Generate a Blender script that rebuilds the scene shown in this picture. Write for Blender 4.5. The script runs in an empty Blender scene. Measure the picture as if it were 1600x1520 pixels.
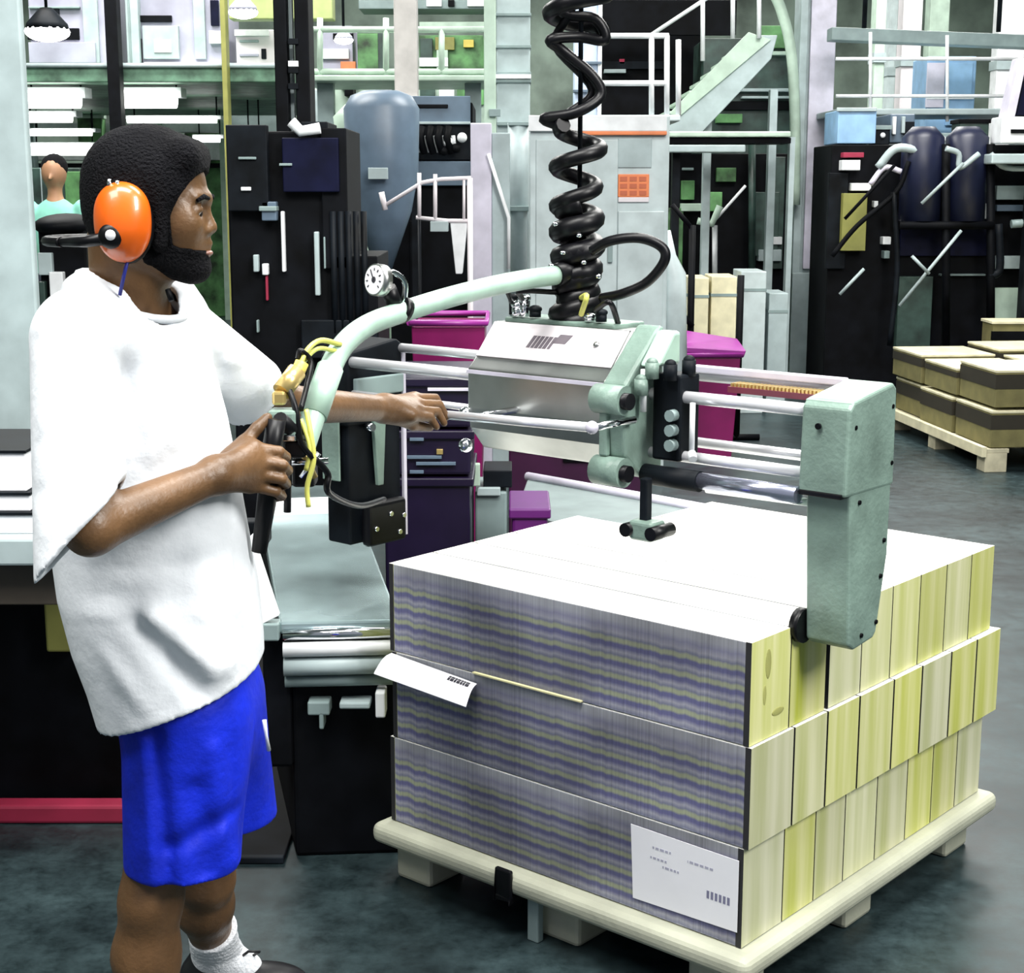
import bpy, math, random
import numpy as np
from mathutils import Vector, Matrix
random.seed(7)
S = bpy.context.scene
COL = S.collection
# ------------------------------------------------------------------ camera
FPX, PITCH, EYE = 2427.2, .1901, 1.6
cd = bpy.data.cameras.new('camera'); cam = bpy.data.objects.new('camera', cd); COL.objects.link(cam)
cam.location = (0, 0, EYE); cam.rotation_euler = (math.pi/2 - PITCH, 0, 0)
cd.sensor_width = 36; cd.sensor_fit = 'HORIZONTAL'; cd.lens = FPX/1600*36; cd.clip_start = .05; cd.clip_end = 200
S.camera = cam
# ------------------------------------------------------------------ world, exposure, room lamps, one added fill lamp
wd = bpy.data.worlds.new('world'); S.world = wd; wd.use_nodes = True
bg = wd.node_tree.nodes['Background']; bg.inputs[0].default_value = (.82, .90, 1, 1); bg.inputs[1].default_value = .36
vs = S.view_settings; vs.view_transform = 'Standard'; vs.look = 'None'; vs.gamma = 1; vs.use_curve_mapping = False
vs.exposure = -.15
def area(loc, rot, sx, sy, power, col=(1, .99, .95)):
    l = bpy.data.lights.new('ceiling_and_fill_light', 'AREA'); l.shape = 'RECTANGLE'; l.size = sx; l.size_y = sy
    l.energy = power; l.color = col
    o = bpy.data.objects.new('ceiling_and_fill_light', l); COL.objects.link(o); o.location = loc; o.rotation_euler = rot
    return o
CEIL = 6.6
area((-.4, 1.4, 5.2), (0, 0, 0), 2.6, 1.2, 330)
area((1.4, 3.9, 5.2), (0, 0, 0), 2.4, 1.2, 300)
area((3.4, .2, 4.6), (0, math.radians(38), math.radians(-40)), 2.4, 1.2, 400)  # added tilted fill, brightens the yellow end boards from the right
area((-2.6, .4, 5.0), (0, 0, 0), 2.0, 1.6, 200)
area((-3.0, 8.5, 5.2), (0, 0, 0), 3, 1.5, 330)
area((2.5, 9.0, 5.2), (0, 0, 0), 3, 1.5, 420)
area((-3.0, 11.9, 5.6), (math.radians(20), 0, 0), 4, 1.5, 560)
area((3.5, 15.5, 5.6), (0, 0, 0), 4, 2, 620)
area((0, 21.5, 5.8), (0, 0, 0), 8, 2, 950)

# ------------------------------------------------------------------ placing helpers
ca, sa = math.cos(PITCH), math.sin(PITCH)
def ray(px, py):
    dx = (px-800)/FPX; dz = -(py-760)/FPX
    return (dx, ca+dz*sa, -sa+dz*ca)
def W(px, py, Y):
    r = ray(px, py); k = Y/r[1]
    return Vector((r[0]*k, Y, EYE+r[2]*k))
def FZ(px, py, z=0.):
    r = ray(px, py); k = (z-EYE)/r[2]
    return Vector((r[0]*k, r[1]*k, z))
TH = .7142
NX, NY = .4462, 2.7871                       # near corner of the bundle stack
UX, UY = -math.cos(TH), math.sin(TH)         # along the striped face, away to the left
VX, VY = math.sin(TH), math.cos(TH)          # along the yellow face, away to the right
def G(u, v, z): return Vector((NX+UX*u+VX*v, NY+UY*u+VY*v, z))
GROT = math.atan2(UY, UX)                    # local x axis = u ; local y axis = -v
# ------------------------------------------------------------------ materials
MATS = {}
def mat(name, col, rough=.5, metal=0., noise=.12, scale=8., bump=0., bscale=60., spec=.5, emit=None, estr=0., alpha=1., coat=0., trans=0.):
    if name in MATS: return MATS[name]
    m = bpy.data.materials.new(name); m.use_nodes = True; MATS[name] = m
    nt = m.node_tree; b = nt.nodes['Principled BSDF']
    b.inputs['Roughness'].default_value = rough; b.inputs['Metallic'].default_value = metal
    b.inputs['Specular IOR Level'].default_value = spec
    if coat: b.inputs['Coat Weight'].default_value = coat
    if trans: b.inputs['Transmission Weight'].default_value = trans
    tc = nt.nodes.new('ShaderNodeTexCoord')
    n = nt.nodes.new('ShaderNodeTexNoise'); n.inputs['Scale'].default_value = scale; n.inputs['Detail'].default_value = 6
    nt.links.new(tc.outputs['Object'], n.inputs['Vector'])
    r = nt.nodes.new('ShaderNodeValToRGB')
    lo = [max(0, c*(1-noise*1.5)) for c in col]; hi = [min(1, c*(1+noise)) for c in col]
    r.color_ramp.elements[0].position = .3; r.color_ramp.elements[1].position = .7
    r.color_ramp.elements[0].color = (*lo, 1); r.color_ramp.elements[1].color = (*hi, 1)
    nt.links.new(n.outputs['Fac'], r.inputs[0]); nt.links.new(r.outputs[0], b.inputs['Base Color'])
    if bump:
        n2 = nt.nodes.new('ShaderNodeTexNoise'); n2.inputs['Scale'].default_value = bscale; n2.inputs['Detail'].default_value = 4
        nt.links.new(tc.outputs['Object'], n2.inputs['Vector'])
        bp = nt.nodes.new('ShaderNodeBump'); bp.inputs['Strength'].default_value = bump; bp.inputs['Distance'].default_value = .01
        nt.links.new(n2.outputs['Fac'], bp.inputs['Height']); nt.links.new(bp.outputs[0], b.inputs['Normal'])
    if emit:
        b.inputs['Emission Color'].default_value = (*emit, 1); b.inputs['Emission Strength'].default_value = estr
    return m
M = dict(
 white=lambda: mat('white_paint', (.78, .8, .82), .45),
 lav=lambda: mat('pale_lavender_paint', (.62, .59, .70), .4),
 palegreen=lambda: mat('pale_green_paint', (.45, .58, .48), .45),
 grey=lambda: mat('grey_green_paint', (.22, .29, .29), .45),
 ltgrey=lambda: mat('light_grey_green_paint', (.38, .46, .47), .45),
 cab=lambda: mat('cabinet_paint', (.50, .58, .59), .4),
 blueg=lambda: mat('blue_grey_paint', (.10, .145, .20), .4),
 black=lambda: mat('black_paint', (.0025, .003, .0045), .6, noise=.5, spec=.10),
 dark=lambda: mat('dark_machine_paint', (.005, .007, .010), .55, noise=.5, spec=.12),
 navy=lambda: mat('dark_navy_paint', (.004, .005, .022), .5, noise=.4, spec=.12),
 dgreen=lambda: mat('dark_green_paint', (.03, .06, .05), .45, noise=.4),
 green=lambda: mat('leaf_green_paint', (.10, .26, .09), .5, noise=.6, scale=5),
 olive=lambda: mat('olive_paint', (.24, .24, .06), .5),
 yellow=lambda: mat('yellow_paint', (.62, .50, .10), .4),
 orange=lambda: mat('orange_paint', (.75, .22, .08), .45),
 blue=lambda: mat('sky_blue_paint', (.28, .48, .72), .4),
 red=lambda: mat('red_rubber', (.30, .015, .05), .6),
 magenta=lambda: mat('magenta_plastic', (.22, .008, .10), .35, noise=.25, scale=3),
 purple=lambda: mat('purple_plastic', (.30, .03, .27), .35),
 paper=lambda: mat('white_paper', (.86, .86, .90), .7, noise=.03),
 ink=lambda: mat('black_ink', (.03, .03, .04), .7),
 chrome=lambda: mat('chrome', (.80, .82, .85), .12, 1., noise=.05),
 steel=lambda: mat('brushed_steel', (.50, .51, .50), .34, 1., noise=.18, scale=5),
 castg=lambda: mat('green_hammered_enamel', (.19, .275, .235), .42, noise=.22, scale=9, bump=.15, bscale=90),
 castgl=lambda: mat('pale_green_enamel', (.38, .54, .45), .32, noise=.15, scale=12),
 rubber=lambda: mat('black_rubber', (.003, .003, .0045), .38, noise=.3, spec=.28),
 brass=lambda: mat('brass_fitting', (.70, .52, .20), .3, .7),
 yhose=lambda: mat('yellow_hose', (.72, .72, .16), .35),
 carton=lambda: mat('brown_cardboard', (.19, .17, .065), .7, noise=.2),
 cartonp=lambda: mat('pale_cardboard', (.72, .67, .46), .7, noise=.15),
 palletw=lambda: mat('pallet_wood', (.52, .48, .34), .7, noise=.3),
 palletp=lambda: mat('cream_pallet_plastic', (.46, .47, .37), .55, noise=.12, scale=6, bump=.1),
 rail=lambda: mat('satin_rail_metal', (.80, .80, .84), .24, .45, noise=.05),
 ribw=lambda: mat('plate_white', (.74, .69, .72), .4, noise=.05),
)
class _M:
    def __getattr__(self, k): return M[k]()
m_ = _M()
# ------------------------------------------------------------------ mesh builder
class MB:
    def __init__(s): s.v = []; s.f = []; s.mi = []; s.sm = []
    def add(s, vs, fs, mi=0, smooth=False):
        b = len(s.v); s.v += [Vector(p) for p in vs]
        for f in fs: s.f.append([b+i for i in f]); s.mi.append(mi); s.sm.append(smooth)
        return s
    def box8(s, p, mi=0):   # 8 points: bottom 4 (ccw), top 4
        return s.add(p, [(3, 2, 1, 0), (4, 5, 6, 7), (0, 1, 5, 4), (1, 2, 6, 5), (2, 3, 7, 6), (3, 0, 4, 7)], mi)
    def box(s, lo, hi, mi=0):
        x0, y0, z0 = lo; x1, y1, z1 = hi
        return s.box8([(x0, y0, z0), (x1, y0, z0), (x1, y1, z0), (x0, y1, z0), (x0, y0, z1), (x1, y0, z1), (x1, y1, z1), (x0, y1, z1)], mi)
    def gbox(s, u0, u1, v0, v1, z0, z1, mi=0):
        return s.box8([G(u0, v0, z0), G(u0, v1, z0), G(u1, v1, z0), G(u1, v0, z0), G(u0, v0, z1), G(u0, v1, z1), G(u1, v1, z1), G(u1, v0, z1)][::1], mi)
    def tube(s, pts, r, n=12, mi=0, cap=True):
        pts = [Vector(p) for p in pts]; rs = r if isinstance(r, (list, tuple)) else [r]*len(pts)
        b = len(s.v); t0 = (pts[1]-pts[0]).normalized()
        up = Vector((0, 0, 1)) if abs(t0.z) < .9 else Vector((1, 0, 0))
        a = t0.cross(up).normalized()
        for i, p in enumerate(pts):
            if i == 0: t = pts[1]-pts[0]
            elif i == len(pts)-1: t = pts[-1]-pts[-2]
            else: t = (pts[i+1]-p).normalized()+(p-pts[i-1]).normalized()
            t = t.normalized() if t.length > 1e-9 else t0
            a = (a-t*a.dot(t)); a = a.normalized() if a.length > 1e-6 else t.orthogonal().normalized()
            c = t.cross(a)
            for k in range(n):
                w = 2*math.pi*k/n; s.v.append(p+(a*math.cos(w)+c*math.sin(w))*rs[i])
        for i in range(len(pts)-1):
            for k in range(n):
                k2 = (k+1) % n
                s.f.append([b+i*n+k, b+i*n+k2, b+(i+1)*n+k2, b+(i+1)*n+k]); s.mi.append(mi); s.sm.append(True)
        if cap:
            s.f.append([b+k for k in range(n)][::-1]); s.mi.append(mi); s.sm.append(False)
            e = b+(len(pts)-1)*n; s.f.append([e+k for k in range(n)]); s.mi.append(mi); s.sm.append(False)
        return s
    def ell(s, c, r, n=16, m=10, mi=0):
        b = len(s.v); c = Vector(c)
        for i in range(m+1):
            ph = math.pi*i/m
            for k in range(n):
                w = 2*math.pi*k/n
                s.v.append(c+Vector((r[0]*math.sin(ph)*math.cos(w), r[1]*math.sin(ph)*math.sin(w), r[2]*math.cos(ph))))
        for i in range(m):
            for k in range(n):
                k2 = (k+1) % n
                s.f.append([b+i*n+k, b+(i+1)*n+k, b+(i+1)*n+k2, b+i*n+k2]); s.mi.append(mi); s.sm.append(True)
        return s
    def prism(s, outline, off, mi=0, mi_side=None):     # outline: 3-D points of one face, off: extrusion vector
        b = len(s.v); n = len(outline); off = Vector(off)
        s.v += [Vector(p) for p in outline]+[Vector(p)+off for p in outline]
        s.f.append([b+i for i in range(n)]); s.f.append([b+n+i for i in range(n)][::-1]); s.mi += [mi, mi]; s.sm += [False]*2
        for i in range(n):
            j = (i+1) % n
            s.f.append([b+i, b+n+i, b+n+j, b+j]); s.mi.append(mi if mi_side is None else mi_side); s.sm.append(False)
        return s
    def build(s, name, mats, parent=None, bevel=0., seg=2):
        if not isinstance(mats, (list, tuple)): mats = [mats]
        o0 = parent_world(parent)
        me = bpy.data.meshes.new(name)
        me.from_pydata([tuple(p-o0) for p in s.v], [], s.f)
        for m in mats: me.materials.append(m)
        me.polygons.foreach_set('material_index', s.mi); me.polygons.foreach_set('use_smooth', s.sm)
        import bmesh
        bm = bmesh.new(); bm.from_mesh(me); bmesh.ops.remove_doubles(bm, verts=bm.verts, dist=1e-6)
        bmesh.ops.recalc_face_normals(bm, faces=bm.faces); bm.to_mesh(me); bm.free()
        me.update()
        o = bpy.data.objects.new(name, me); COL.objects.link(o)
        if parent: o.parent = parent
        if bevel:
            md = o.modifiers.new('bevel', 'BEVEL'); md.width = bevel; md.segments = seg; md.limit_method = 'ANGLE'; md.angle_limit = .6
        return o
def parent_world(p):
    v = Vector((0, 0, 0))
    while p is not None: v += p.location; p = p.parent
    return v
def tag(o, label, cat, group=None):
    o['label'] = label; o['category'] = cat
    if group: o['group'] = group
    return o
def thing(name, label, cat, loc=(0, 0, 0), group=None):
    o = bpy.data.objects.new(name, None); COL.objects.link(o); o.location = loc; o.empty_display_size = .1
    return tag(o, label, cat, group)
def struct(name, mb, m, bevel=0):
    o = mb.build(name, m, None, bevel); o['kind'] = 'structure'; return o
def copy_tree(o, parent=None):
    c = o.copy(); COL.objects.link(c); c.parent = parent
    for ch in list(o.children): copy_tree(ch, c)
    return c
def PB(root, name, m, x0, y0, x1, y1, Y, depth, bev=.004, z0=None):
    """box part whose front face fills the given stretch of the view at distance Y; z0 overrides its underside"""
    a = W(x0, y0, Y); b = W(x1, y1, Y)
    zz = b.z if z0 is None else z0
    return MB().box((a.x, Y, zz), (b.x, Y+depth, a.z)).build(name, m, root, bev)
def PT(root, name, m, pts, r, n=10):
    return MB().tube([W(*p) for p in pts], r, n).build(name, m, root)
def bez(pts, n=24):     # Catmull-Rom through points
    P = [Vector(p) for p in pts]; P = [P[0]*2-P[1]]+P+[P[-1]*2-P[-2]]; out = []
    for i in range(1, len(P)-2):
        for k in range(n):
            t = k/n
            out.append(.5*((2*P[i])+(P[i+1]-P[i-1])*t+(2*P[i-1]-5*P[i]+4*P[i+1]-P[i+2])*t*t+(3*P[i]-P[i-1]-3*P[i+1]+P[i+2])*t**3))
    out.append(P[-2]); return out
# ------------------------------------------------------------------ distance-field modelling (one continuous skin)
class Grid:
    def __init__(s, lo, hi, h):
        s.lo = np.array(lo, float); s.h = h
        s.n = np.ceil((np.array(hi)-s.lo)/h).astype(int)+1
        s.d = np.full(tuple(s.n), .06, np.float32)
    def region(s, lo, hi):
        i0 = np.maximum(np.floor((np.array(lo)-s.lo)/s.h).astype(int), 0); i1 = np.minimum(np.ceil((np.array(hi)-s.lo)/s.h).astype(int)+1, s.n)
        ax = [(s.lo[k]+s.h*np.arange(i0[k], i1[k])).astype(np.float32) for k in range(3)]
        return tuple(slice(i0[k], i1[k]) for k in range(3)), ax[0][:, None, None], ax[1][None, :, None], ax[2][None, None, :]
    def put(s, fn, lo, hi, k=.0, mode='add'):
        sl, X, Y, Z = s.region(lo, hi)
        if 0 in s.d[sl].shape: return s
        b = fn(X, Y, Z); a = s.d[sl]
        if mode == 'sub':
            b = -b
            if k > 0:
                h = np.clip(.5-.5*(b-a)/k, 0, 1); s.d[sl] = a*(h)+b*(1-h)+k*h*(1-h)
            else: s.d[sl] = np.maximum(a, b)
        elif mode == 'disp': s.d[sl] = a+b
        else:
            if k > 0:
                h = np.clip(.5+.5*(b-a)/k, 0, 1); s.d[sl] = b*(1-h)+a*h-k*h*(1-h)
            else: s.d[sl] = np.minimum(a, b)
        return s
    def cone(s, a, b, ra, rb, k=.0, mode='add', pad=.03):
        a = np.array(a, float); b = np.array(b, float)
        lo = np.minimum(a-ra, b-rb)-pad-k; hi = np.maximum(a+ra, b+rb)+pad+k
        return s.put(f_cone(a, b, ra, rb), lo, hi, k, mode)
    def ell(s, c, r, k=0., mode='add', R=None, pad=.03):
        c = np.array(c, float); m = max(r)+pad+k
        return s.put(f_ell(c, r, R), c-m, c+m, k, mode)
    def mesh(s):
        d = s.d; neg = d < 0
        nx, ny, nz = d.shape
        any_ = np.zeros((nx-1, ny-1, nz-1), bool); all_ = np.ones((nx-1, ny-1, nz-1), bool)
        offs = [(i, j, k) for i in (0, 1) for j in (0, 1) for k in (0, 1)]
        for i, j, k in offs:
            q = neg[i:nx-1+i, j:ny-1+j, k:nz-1+k]; any_ |= q; all_ &= q
        act = any_ & ~all_
        I = np.argwhere(act); idx = np.full(act.shape, -1, np.int32); idx[tuple(I.T)] = np.arange(len(I))
        c = {o: d[I[:, 0]+o[0], I[:, 1]+o[1], I[:, 2]+o[2]].astype(np.float64) for o in offs}
        acc = np.zeros((len(I), 3)); cnt = np.zeros(len(I))
        for ax in range(3):
            for o in offs:
                if o[ax]: continue
                p = list(o); p[ax] = 1; p = tuple(p)
                a, b = c[o], c[p]; cr = (a < 0) != (b < 0)
                t = np.where(cr, a/np.where(cr, a-b, 1), 0)
                pos = np.tile(np.array(o, float), (len(I), 1)); pos[:, ax] += t
                acc[cr] += pos[cr]; cnt[cr] += 1
        V = s.lo+s.h*(I+acc/cnt[:, None])
        F = []
        for ax in range(3):
            sl0 = [slice(1, None) if k != ax else slice(0, -1) for k in range(3)]
            sl1 = [slice(1, None) for k in range(3)]
            a = neg[tuple(sl0)]; b = neg[tuple(sl1)]
            for flip, cond in ((0, a & ~b), (1, ~a & b)):
                E = np.argwhere(cond); E = E+[1 if k != ax else 0 for k in range(3)]
                o1, o2 = [k for k in range(3) if k != ax]
                ok = (E[:, o1] < act.shape[o1]) & (E[:, o2] < act.shape[o2]) & (E[:, ax] < act.shape[ax]); E = E[ok]
                def at(da, db):
                    Q = E.copy(); Q[:, o1] -= da; Q[:, o2] -= db; return idx[tuple(Q.T)]
                q = np.stack([at(1, 1), at(0, 1), at(0, 0), at(1, 0)], 1)
                if flip ^ (ax == 1): q = q[:, ::-1]
                F.append(q)
        F = np.concatenate(F); F = F[(F >= 0).all(1)]
        return V, F
    def build(s, name, m, parent=None, smooth=1):
        V, F = s.mesh(); V = V-np.array(parent_world(parent))
        if smooth:
            for _ in range(smooth):
                acc = np.zeros_like(V); cnt = np.zeros(len(V))
                for k in range(4):
                    a, b = F[:, k], F[:, (k+1) % 4]
                    for c in range(3): acc[:, c] += np.bincount(a, V[b, c], len(V))+np.bincount(b, V[a, c], len(V))
                    cnt += np.bincount(a, minlength=len(V))+np.bincount(b, minlength=len(V))
                V = V*.5+.5*acc/np.maximum(cnt, 1)[:, None]
        me = bpy.data.meshes.new(name)
        me.vertices.add(len(V)); me.vertices.foreach_set('co', V.astype(np.float32).ravel())
        me.loops.add(len(F)*4); me.loops.foreach_set('vertex_index', F.astype(np.int32).ravel())
        me.polygons.add(len(F)); me.polygons.foreach_set('loop_start', np.arange(0, len(F)*4, 4, dtype=np.int32))
        me.update(calc_edges=True); me.validate()
        me.polygons.foreach_set('use_smooth', np.ones(len(me.polygons), bool))
        for q in (m if isinstance(m, (list, tuple)) else [m]): me.materials.append(q)
        o = bpy.data.objects.new(name, me); COL.objects.link(o)
        if parent: o.parent = parent
        return o
def f_cone(a, b, ra, rb):
    a = np.array(a, float); ab = np.array(b, float)-a; L = max(ab@ab, 1e-12)
    def fn(X, Y, Z):
        x, y, z = X-a[0], Y-a[1], Z-a[2]
        t = np.clip((x*ab[0]+y*ab[1]+z*ab[2])/L, 0, 1)
        return (np.sqrt((x-t*ab[0])**2+(y-t*ab[1])**2+(z-t*ab[2])**2)-(ra+(rb-ra)*t)).astype(np.float32)
    return fn
def f_ell(c, r, R=None):
    def fn(X, Y, Z):
        x, y, z = X-c[0], Y-c[1], Z-c[2]
        if R is not None: x, y, z = (x*R[0][0]+y*R[1][0]+z*R[2][0], x*R[0][1]+y*R[1][1]+z*R[2][1], x*R[0][2]+y*R[1][2]+z*R[2][2])
        k0 = np.sqrt((x/r[0])**2+(y/r[1])**2+(z/r[2])**2); k1 = np.sqrt((x/r[0]**2)**2+(y/r[1]**2)**2+(z/r[2]**2)**2)+1e-6
        return (k0*(k0-1)/k1).astype(np.float32)
    return fn
def f_loft(rows, grow=0.):       # rows: (z, cx, cy, a, b) descending or ascending
    R = np.array(sorted(rows)); zs = R[:, 0]
    def fn(X, Y, Z):
        cx, cy, a, b = (np.interp(Z, zs, R[:, i]) for i in (1, 2, 3, 4))
        a = a+grow; b = b+grow
        q = (np.abs((X-cx)/a)**2.3+np.abs((Y-cy)/b)**2.3)**(1/2.3)
        d = (q-1)*np.minimum(a, b)
        dz = np.maximum(Z-(zs[-1]+grow), (zs[0]-grow)-Z)
        return np.maximum(d, dz).astype(np.float32)
    return fn
def f_ridge(a, b, amp, w):
    c = f_cone(a, b, 0, 0)
    yc = (a[1]+b[1])/2
    return lambda X, Y, Z: (-amp*np.exp(-(c(X, yc+0*Y, Z)/w)**2)*np.clip((yc+.13-Y)/.05, 0, 1)).astype(np.float32)
# ================================================================== SETTING
def floor_mat():
    m = bpy.data.materials.new('worn_dark_concrete'); m.use_nodes = True
    nt = m.node_tree; b = nt.nodes['Principled BSDF']; L = nt.links.new
    tc = nt.nodes.new('ShaderNodeTexCoord')
    n1 = nt.nodes.new('ShaderNodeTexNoise'); n1.inputs['Scale'].default_value = 1.3; n1.inputs['Detail'].default_value = 8; n1.inputs['Roughness'].default_value = .65
    n2 = nt.nodes.new('ShaderNodeTexNoise'); n2.inputs['Scale'].default_value = 14; n2.inputs['Detail'].default_value = 8; n2.inputs['Roughness'].default_value = .75
    L(tc.outputs['Object'], n1.inputs['Vector']); L(tc.outputs['Object'], n2.inputs['Vector'])
    r1 = nt.nodes.new('ShaderNodeValToRGB'); r1.color_ramp.elements[0].position = .35; r1.color_ramp.elements[1].position = .68
    r1.color_ramp.elements[0].color = (.008, .014, .019, 1); r1.color_ramp.elements[1].color = (.044, .068, .085, 1)
    r2 = nt.nodes.new('ShaderNodeValToRGB'); r2.color_ramp.elements[0].position = .35; r2.color_ramp.elements[1].position = .72
    r2.color_ramp.elements[0].color = (.35, .4, .35, 1); r2.color_ramp.elements[1].color = (1.4, 1.45, 1.25, 1)
    L(n1.outputs['Fac'], r1.inputs[0]); L(n2.outputs['Fac'], r2.inputs[0])
    mx = nt.nodes.new('ShaderNodeMix'); mx.data_type = 'RGBA'; mx.blend_type = 'MULTIPLY'; mx.inputs[0].default_value = 1
    L(r1.outputs[0], mx.inputs[6]); L(r2.outputs[0], mx.inputs[7]); L(mx.outputs[2], b.inputs['Base Color'])
    rr = nt.nodes.new('ShaderNodeMapRange'); rr.inputs[3].default_value = .26; rr.inputs[4].default_value = .55
    b.inputs['Specular IOR Level'].default_value = .28
    L(n2.outputs['Fac'], rr.inputs[0]); L(rr.outputs[0], b.inputs['Roughness'])
    return m
struct('floor', MB().box((-9, -4, -.1), (11, 27, 0)), floor_mat())
wallm = mat('hall_wall_paint', (.24, .31, .26), .7, noise=.45, scale=1.2)
struct('wall_back', MB().box((-9, 26.8, 0), (11, 27, CEIL)), wallm)
struct('wall_left', MB().box((-9.2, -4, 0), (-9, 27, CEIL)), wallm)
struct('wall_right', MB().box((11, -4, 0), (11.2, 27, CEIL)), wallm)
struct('ceiling', MB().box((-9, -.5, CEIL), (11, 27, CEIL+.15)), mat('ceiling_paint', (.55, .58, .6), .8))
# ================================================================== THE WORKER
skin = mat('brown_skin', (.140, .072, .030), .42, noise=.22, scale=14, bump=.12, bscale=120, spec=.5)
hairm = mat('black_hair', (.004, .004, .006), .85, noise=.3, bump=1., bscale=220, spec=.15)
cloth = mat('white_cotton', (.80, .83, .87), .85, noise=.03, scale=6, bump=.25, bscale=35, spec=.1)
shortm = mat('royal_blue_mesh_cloth', (.006, .025, .62), .55, noise=.3, scale=7, bump=.2, bscale=60, spec=.3)
sockm = mat('white_sock_knit', (.80, .82, .86), .9, noise=.05, bump=.5, bscale=150)
shoem = mat('black_shoe_leather', (.010, .010, .013), .4, noise=.3)
def T3(p): return tuple(W(*p))
P_root = thing('person', 'worker in white t-shirt, blue shorts and orange ear muffs gripping the lifting machine', 'person', (-.50, 2.62, 0))
# ---- joints (view x, view y, distance)
SR, ER, WR = T3((118, 552, 2.385)), T3((142, 826, 2.255)), T3((338, 742, 2.42))
SL, EL, WL = T3((262, 520, 2.62)), T3((446, 632, 2.86)), T3((600, 638, 3.10))
HR, KR = T3((285, 1095, 2.51)), T3((236, 1405, 2.45)); AR = (KR[0]-.01, 2.47, .085)
HL, KL = T3((305, 1085, 2.60)), T3((322, 1372, 2.72)); AL = (T3((338, 1530, 2.88))[0], 2.88, .09)
CH = T3((210, 620, 2.54)); BELLY = T3((235, 850, 2.55)); PEL = T3((290, 1050, 2.53)); NB = T3((200, 478, 2.50))
HC = np.array(T3((232, 325, 2.48)))
def H(f, s, u): return HC+np.array((f, s, u))
def head_prims(g, grow=0.):
    g.ell(H(.004, 0, .030), (.088+grow, .073+grow, .084+grow), .02)
    g.ell(H(.048, 0, -.040), (.046+grow, .053+grow, .070+grow), .025)
    for s in (-1, 1):
        g.cone(H(-.016, s*.052, -.058), H(.066, s*.020, -.098), .016+grow, .014+grow, .02)
        g.ell(H(.058, s*.037, -.022), (.030+grow, .022+grow, .030+grow), .02)
        g.cone(H(.080, s*.034, .016), H(.088, s*.006, .014), .010+grow, .011+grow, .012)
    g.ell(H(.072, 0, -.094), (.019+grow, .021+grow, .018+grow), .015)
g = Grid((-.88, 2.14, -.0), (-.06, 3.36, 1.74), .0036)
# trunk
g.ell(CH, (.115, .135, .17)); g.ell(BELLY, (.115, .125, .17), .06); g.ell(PEL, (.105, .135, .13), .05)
g.cone(SR, SL, .052, .052, .05)
g.cone(NB, H(-.045, 0, -.045), .058, .052, .03); g.cone(T3((212, 462, 2.50)), H(.0, 0, -.07), .045, .045, .025)
head_prims(g)
# nose, lips, eye sockets
for s in (-1, 1): g.ell(H(.094, s*.031, -.001), (.016, .015, .010), .012, 'sub')
g.cone(H(.084, 0, .008), H(.097, 0, -.030), .007, .0105, .008)
for s in (-1, 1): g.ell(H(.090, s*.012, -.035), (.011, .0085, .008), .005)
g.cone(H(.080, -.019, -.056), H(.0895, -.003, -.055), .006, .0085, .005); g.cone(H(.080, .019, -.056), H(.0895, .003, -.055), .006, .0085, .005)
g.cone(H(.079, -.017, -.070), H(.0870, -.003, -.070), .006, .0090, .004); g.cone(H(.079, .017, -.070), H(.0870, .003, -.070), .006, .0090, .004)
for s in (-1, 1):
    g.ell(H(.0795, s*.031, -.004), (.0135, .0140, .0130), .004); g.ell(H(.0935, s*.033, -.0090), (.0085, .0120, .0032), .002, 'sub')
# arms
g.cone(SR, ER, .046, .038, .03); g.cone(ER, WR, .040, .027, .015)
g.cone(SL, EL, .050, .038, .03); g.cone(EL, WL, .038, .025, .015)
# legs
g.cone(HR, KR, .066, .052, .03); g.cone(HL, KL, .072, .052, .03)
for K, A in ((KR, AR), (KL, AL)):
    K = np.array(K); A = np.array(A); mid = K*.68+A*.32
    g.cone(K, mid+np.array((-.012, 0, 0)), .050, .054, .02); g.cone(mid+np.array((-.010, 0, 0)), A, .052, .034, .03)
    g.cone(A+np.array((0, 0, -.01)), A+np.array((.08, 0, -.052)), .032, .022, .02)
# right hand, curled round the upright handle
GX = (423, 2.545)                                   # the handle's place in the view and its distance
mcp = [(396, 700, 2.497), (399, 719, 2.487), (397, 739, 2.483), (391, 758, 2.484)]
pip = [(436, 706, 2.507), (442, 727, 2.500), (440, 748, 2.499), (431, 768, 2.502)]
dip = [(447, 714, 2.545), (450, 735, 2.541), (447, 756, 2.542), (440, 775, 2.543)]
tip = [(430, 719, 2.575), (431, 740, 2.574), (429, 761, 2.574), (425, 779, 2.573)]
for i in range(4):
    g.cone(WR, T3(mcp[i]), .021, .0155-.001*(i == 3), .020)
    g.cone(T3(mcp[i]), T3(pip[i]), .0112-.0012*(i == 3), .0100-.001*(i == 3), .0045)
for i in range(4):
    g.cone(T3(pip[i]), T3(dip[i]), .0098-.001*(i == 3), .0088, .002); g.cone(T3(dip[i]), T3(tip[i]), .0086, .0075, .002)
g.cone(T3((352, 722, 2.49)), T3((382, 692, 2.515)), .018, .014, .02); g.cone(T3((382, 692, 2.515)), T3((402, 668, 2.530)), .012, .0105, .005); g.cone(T3((402, 668, 2.53)), T3((418, 652, 2.548)), .0105, .0085, .003)
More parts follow.
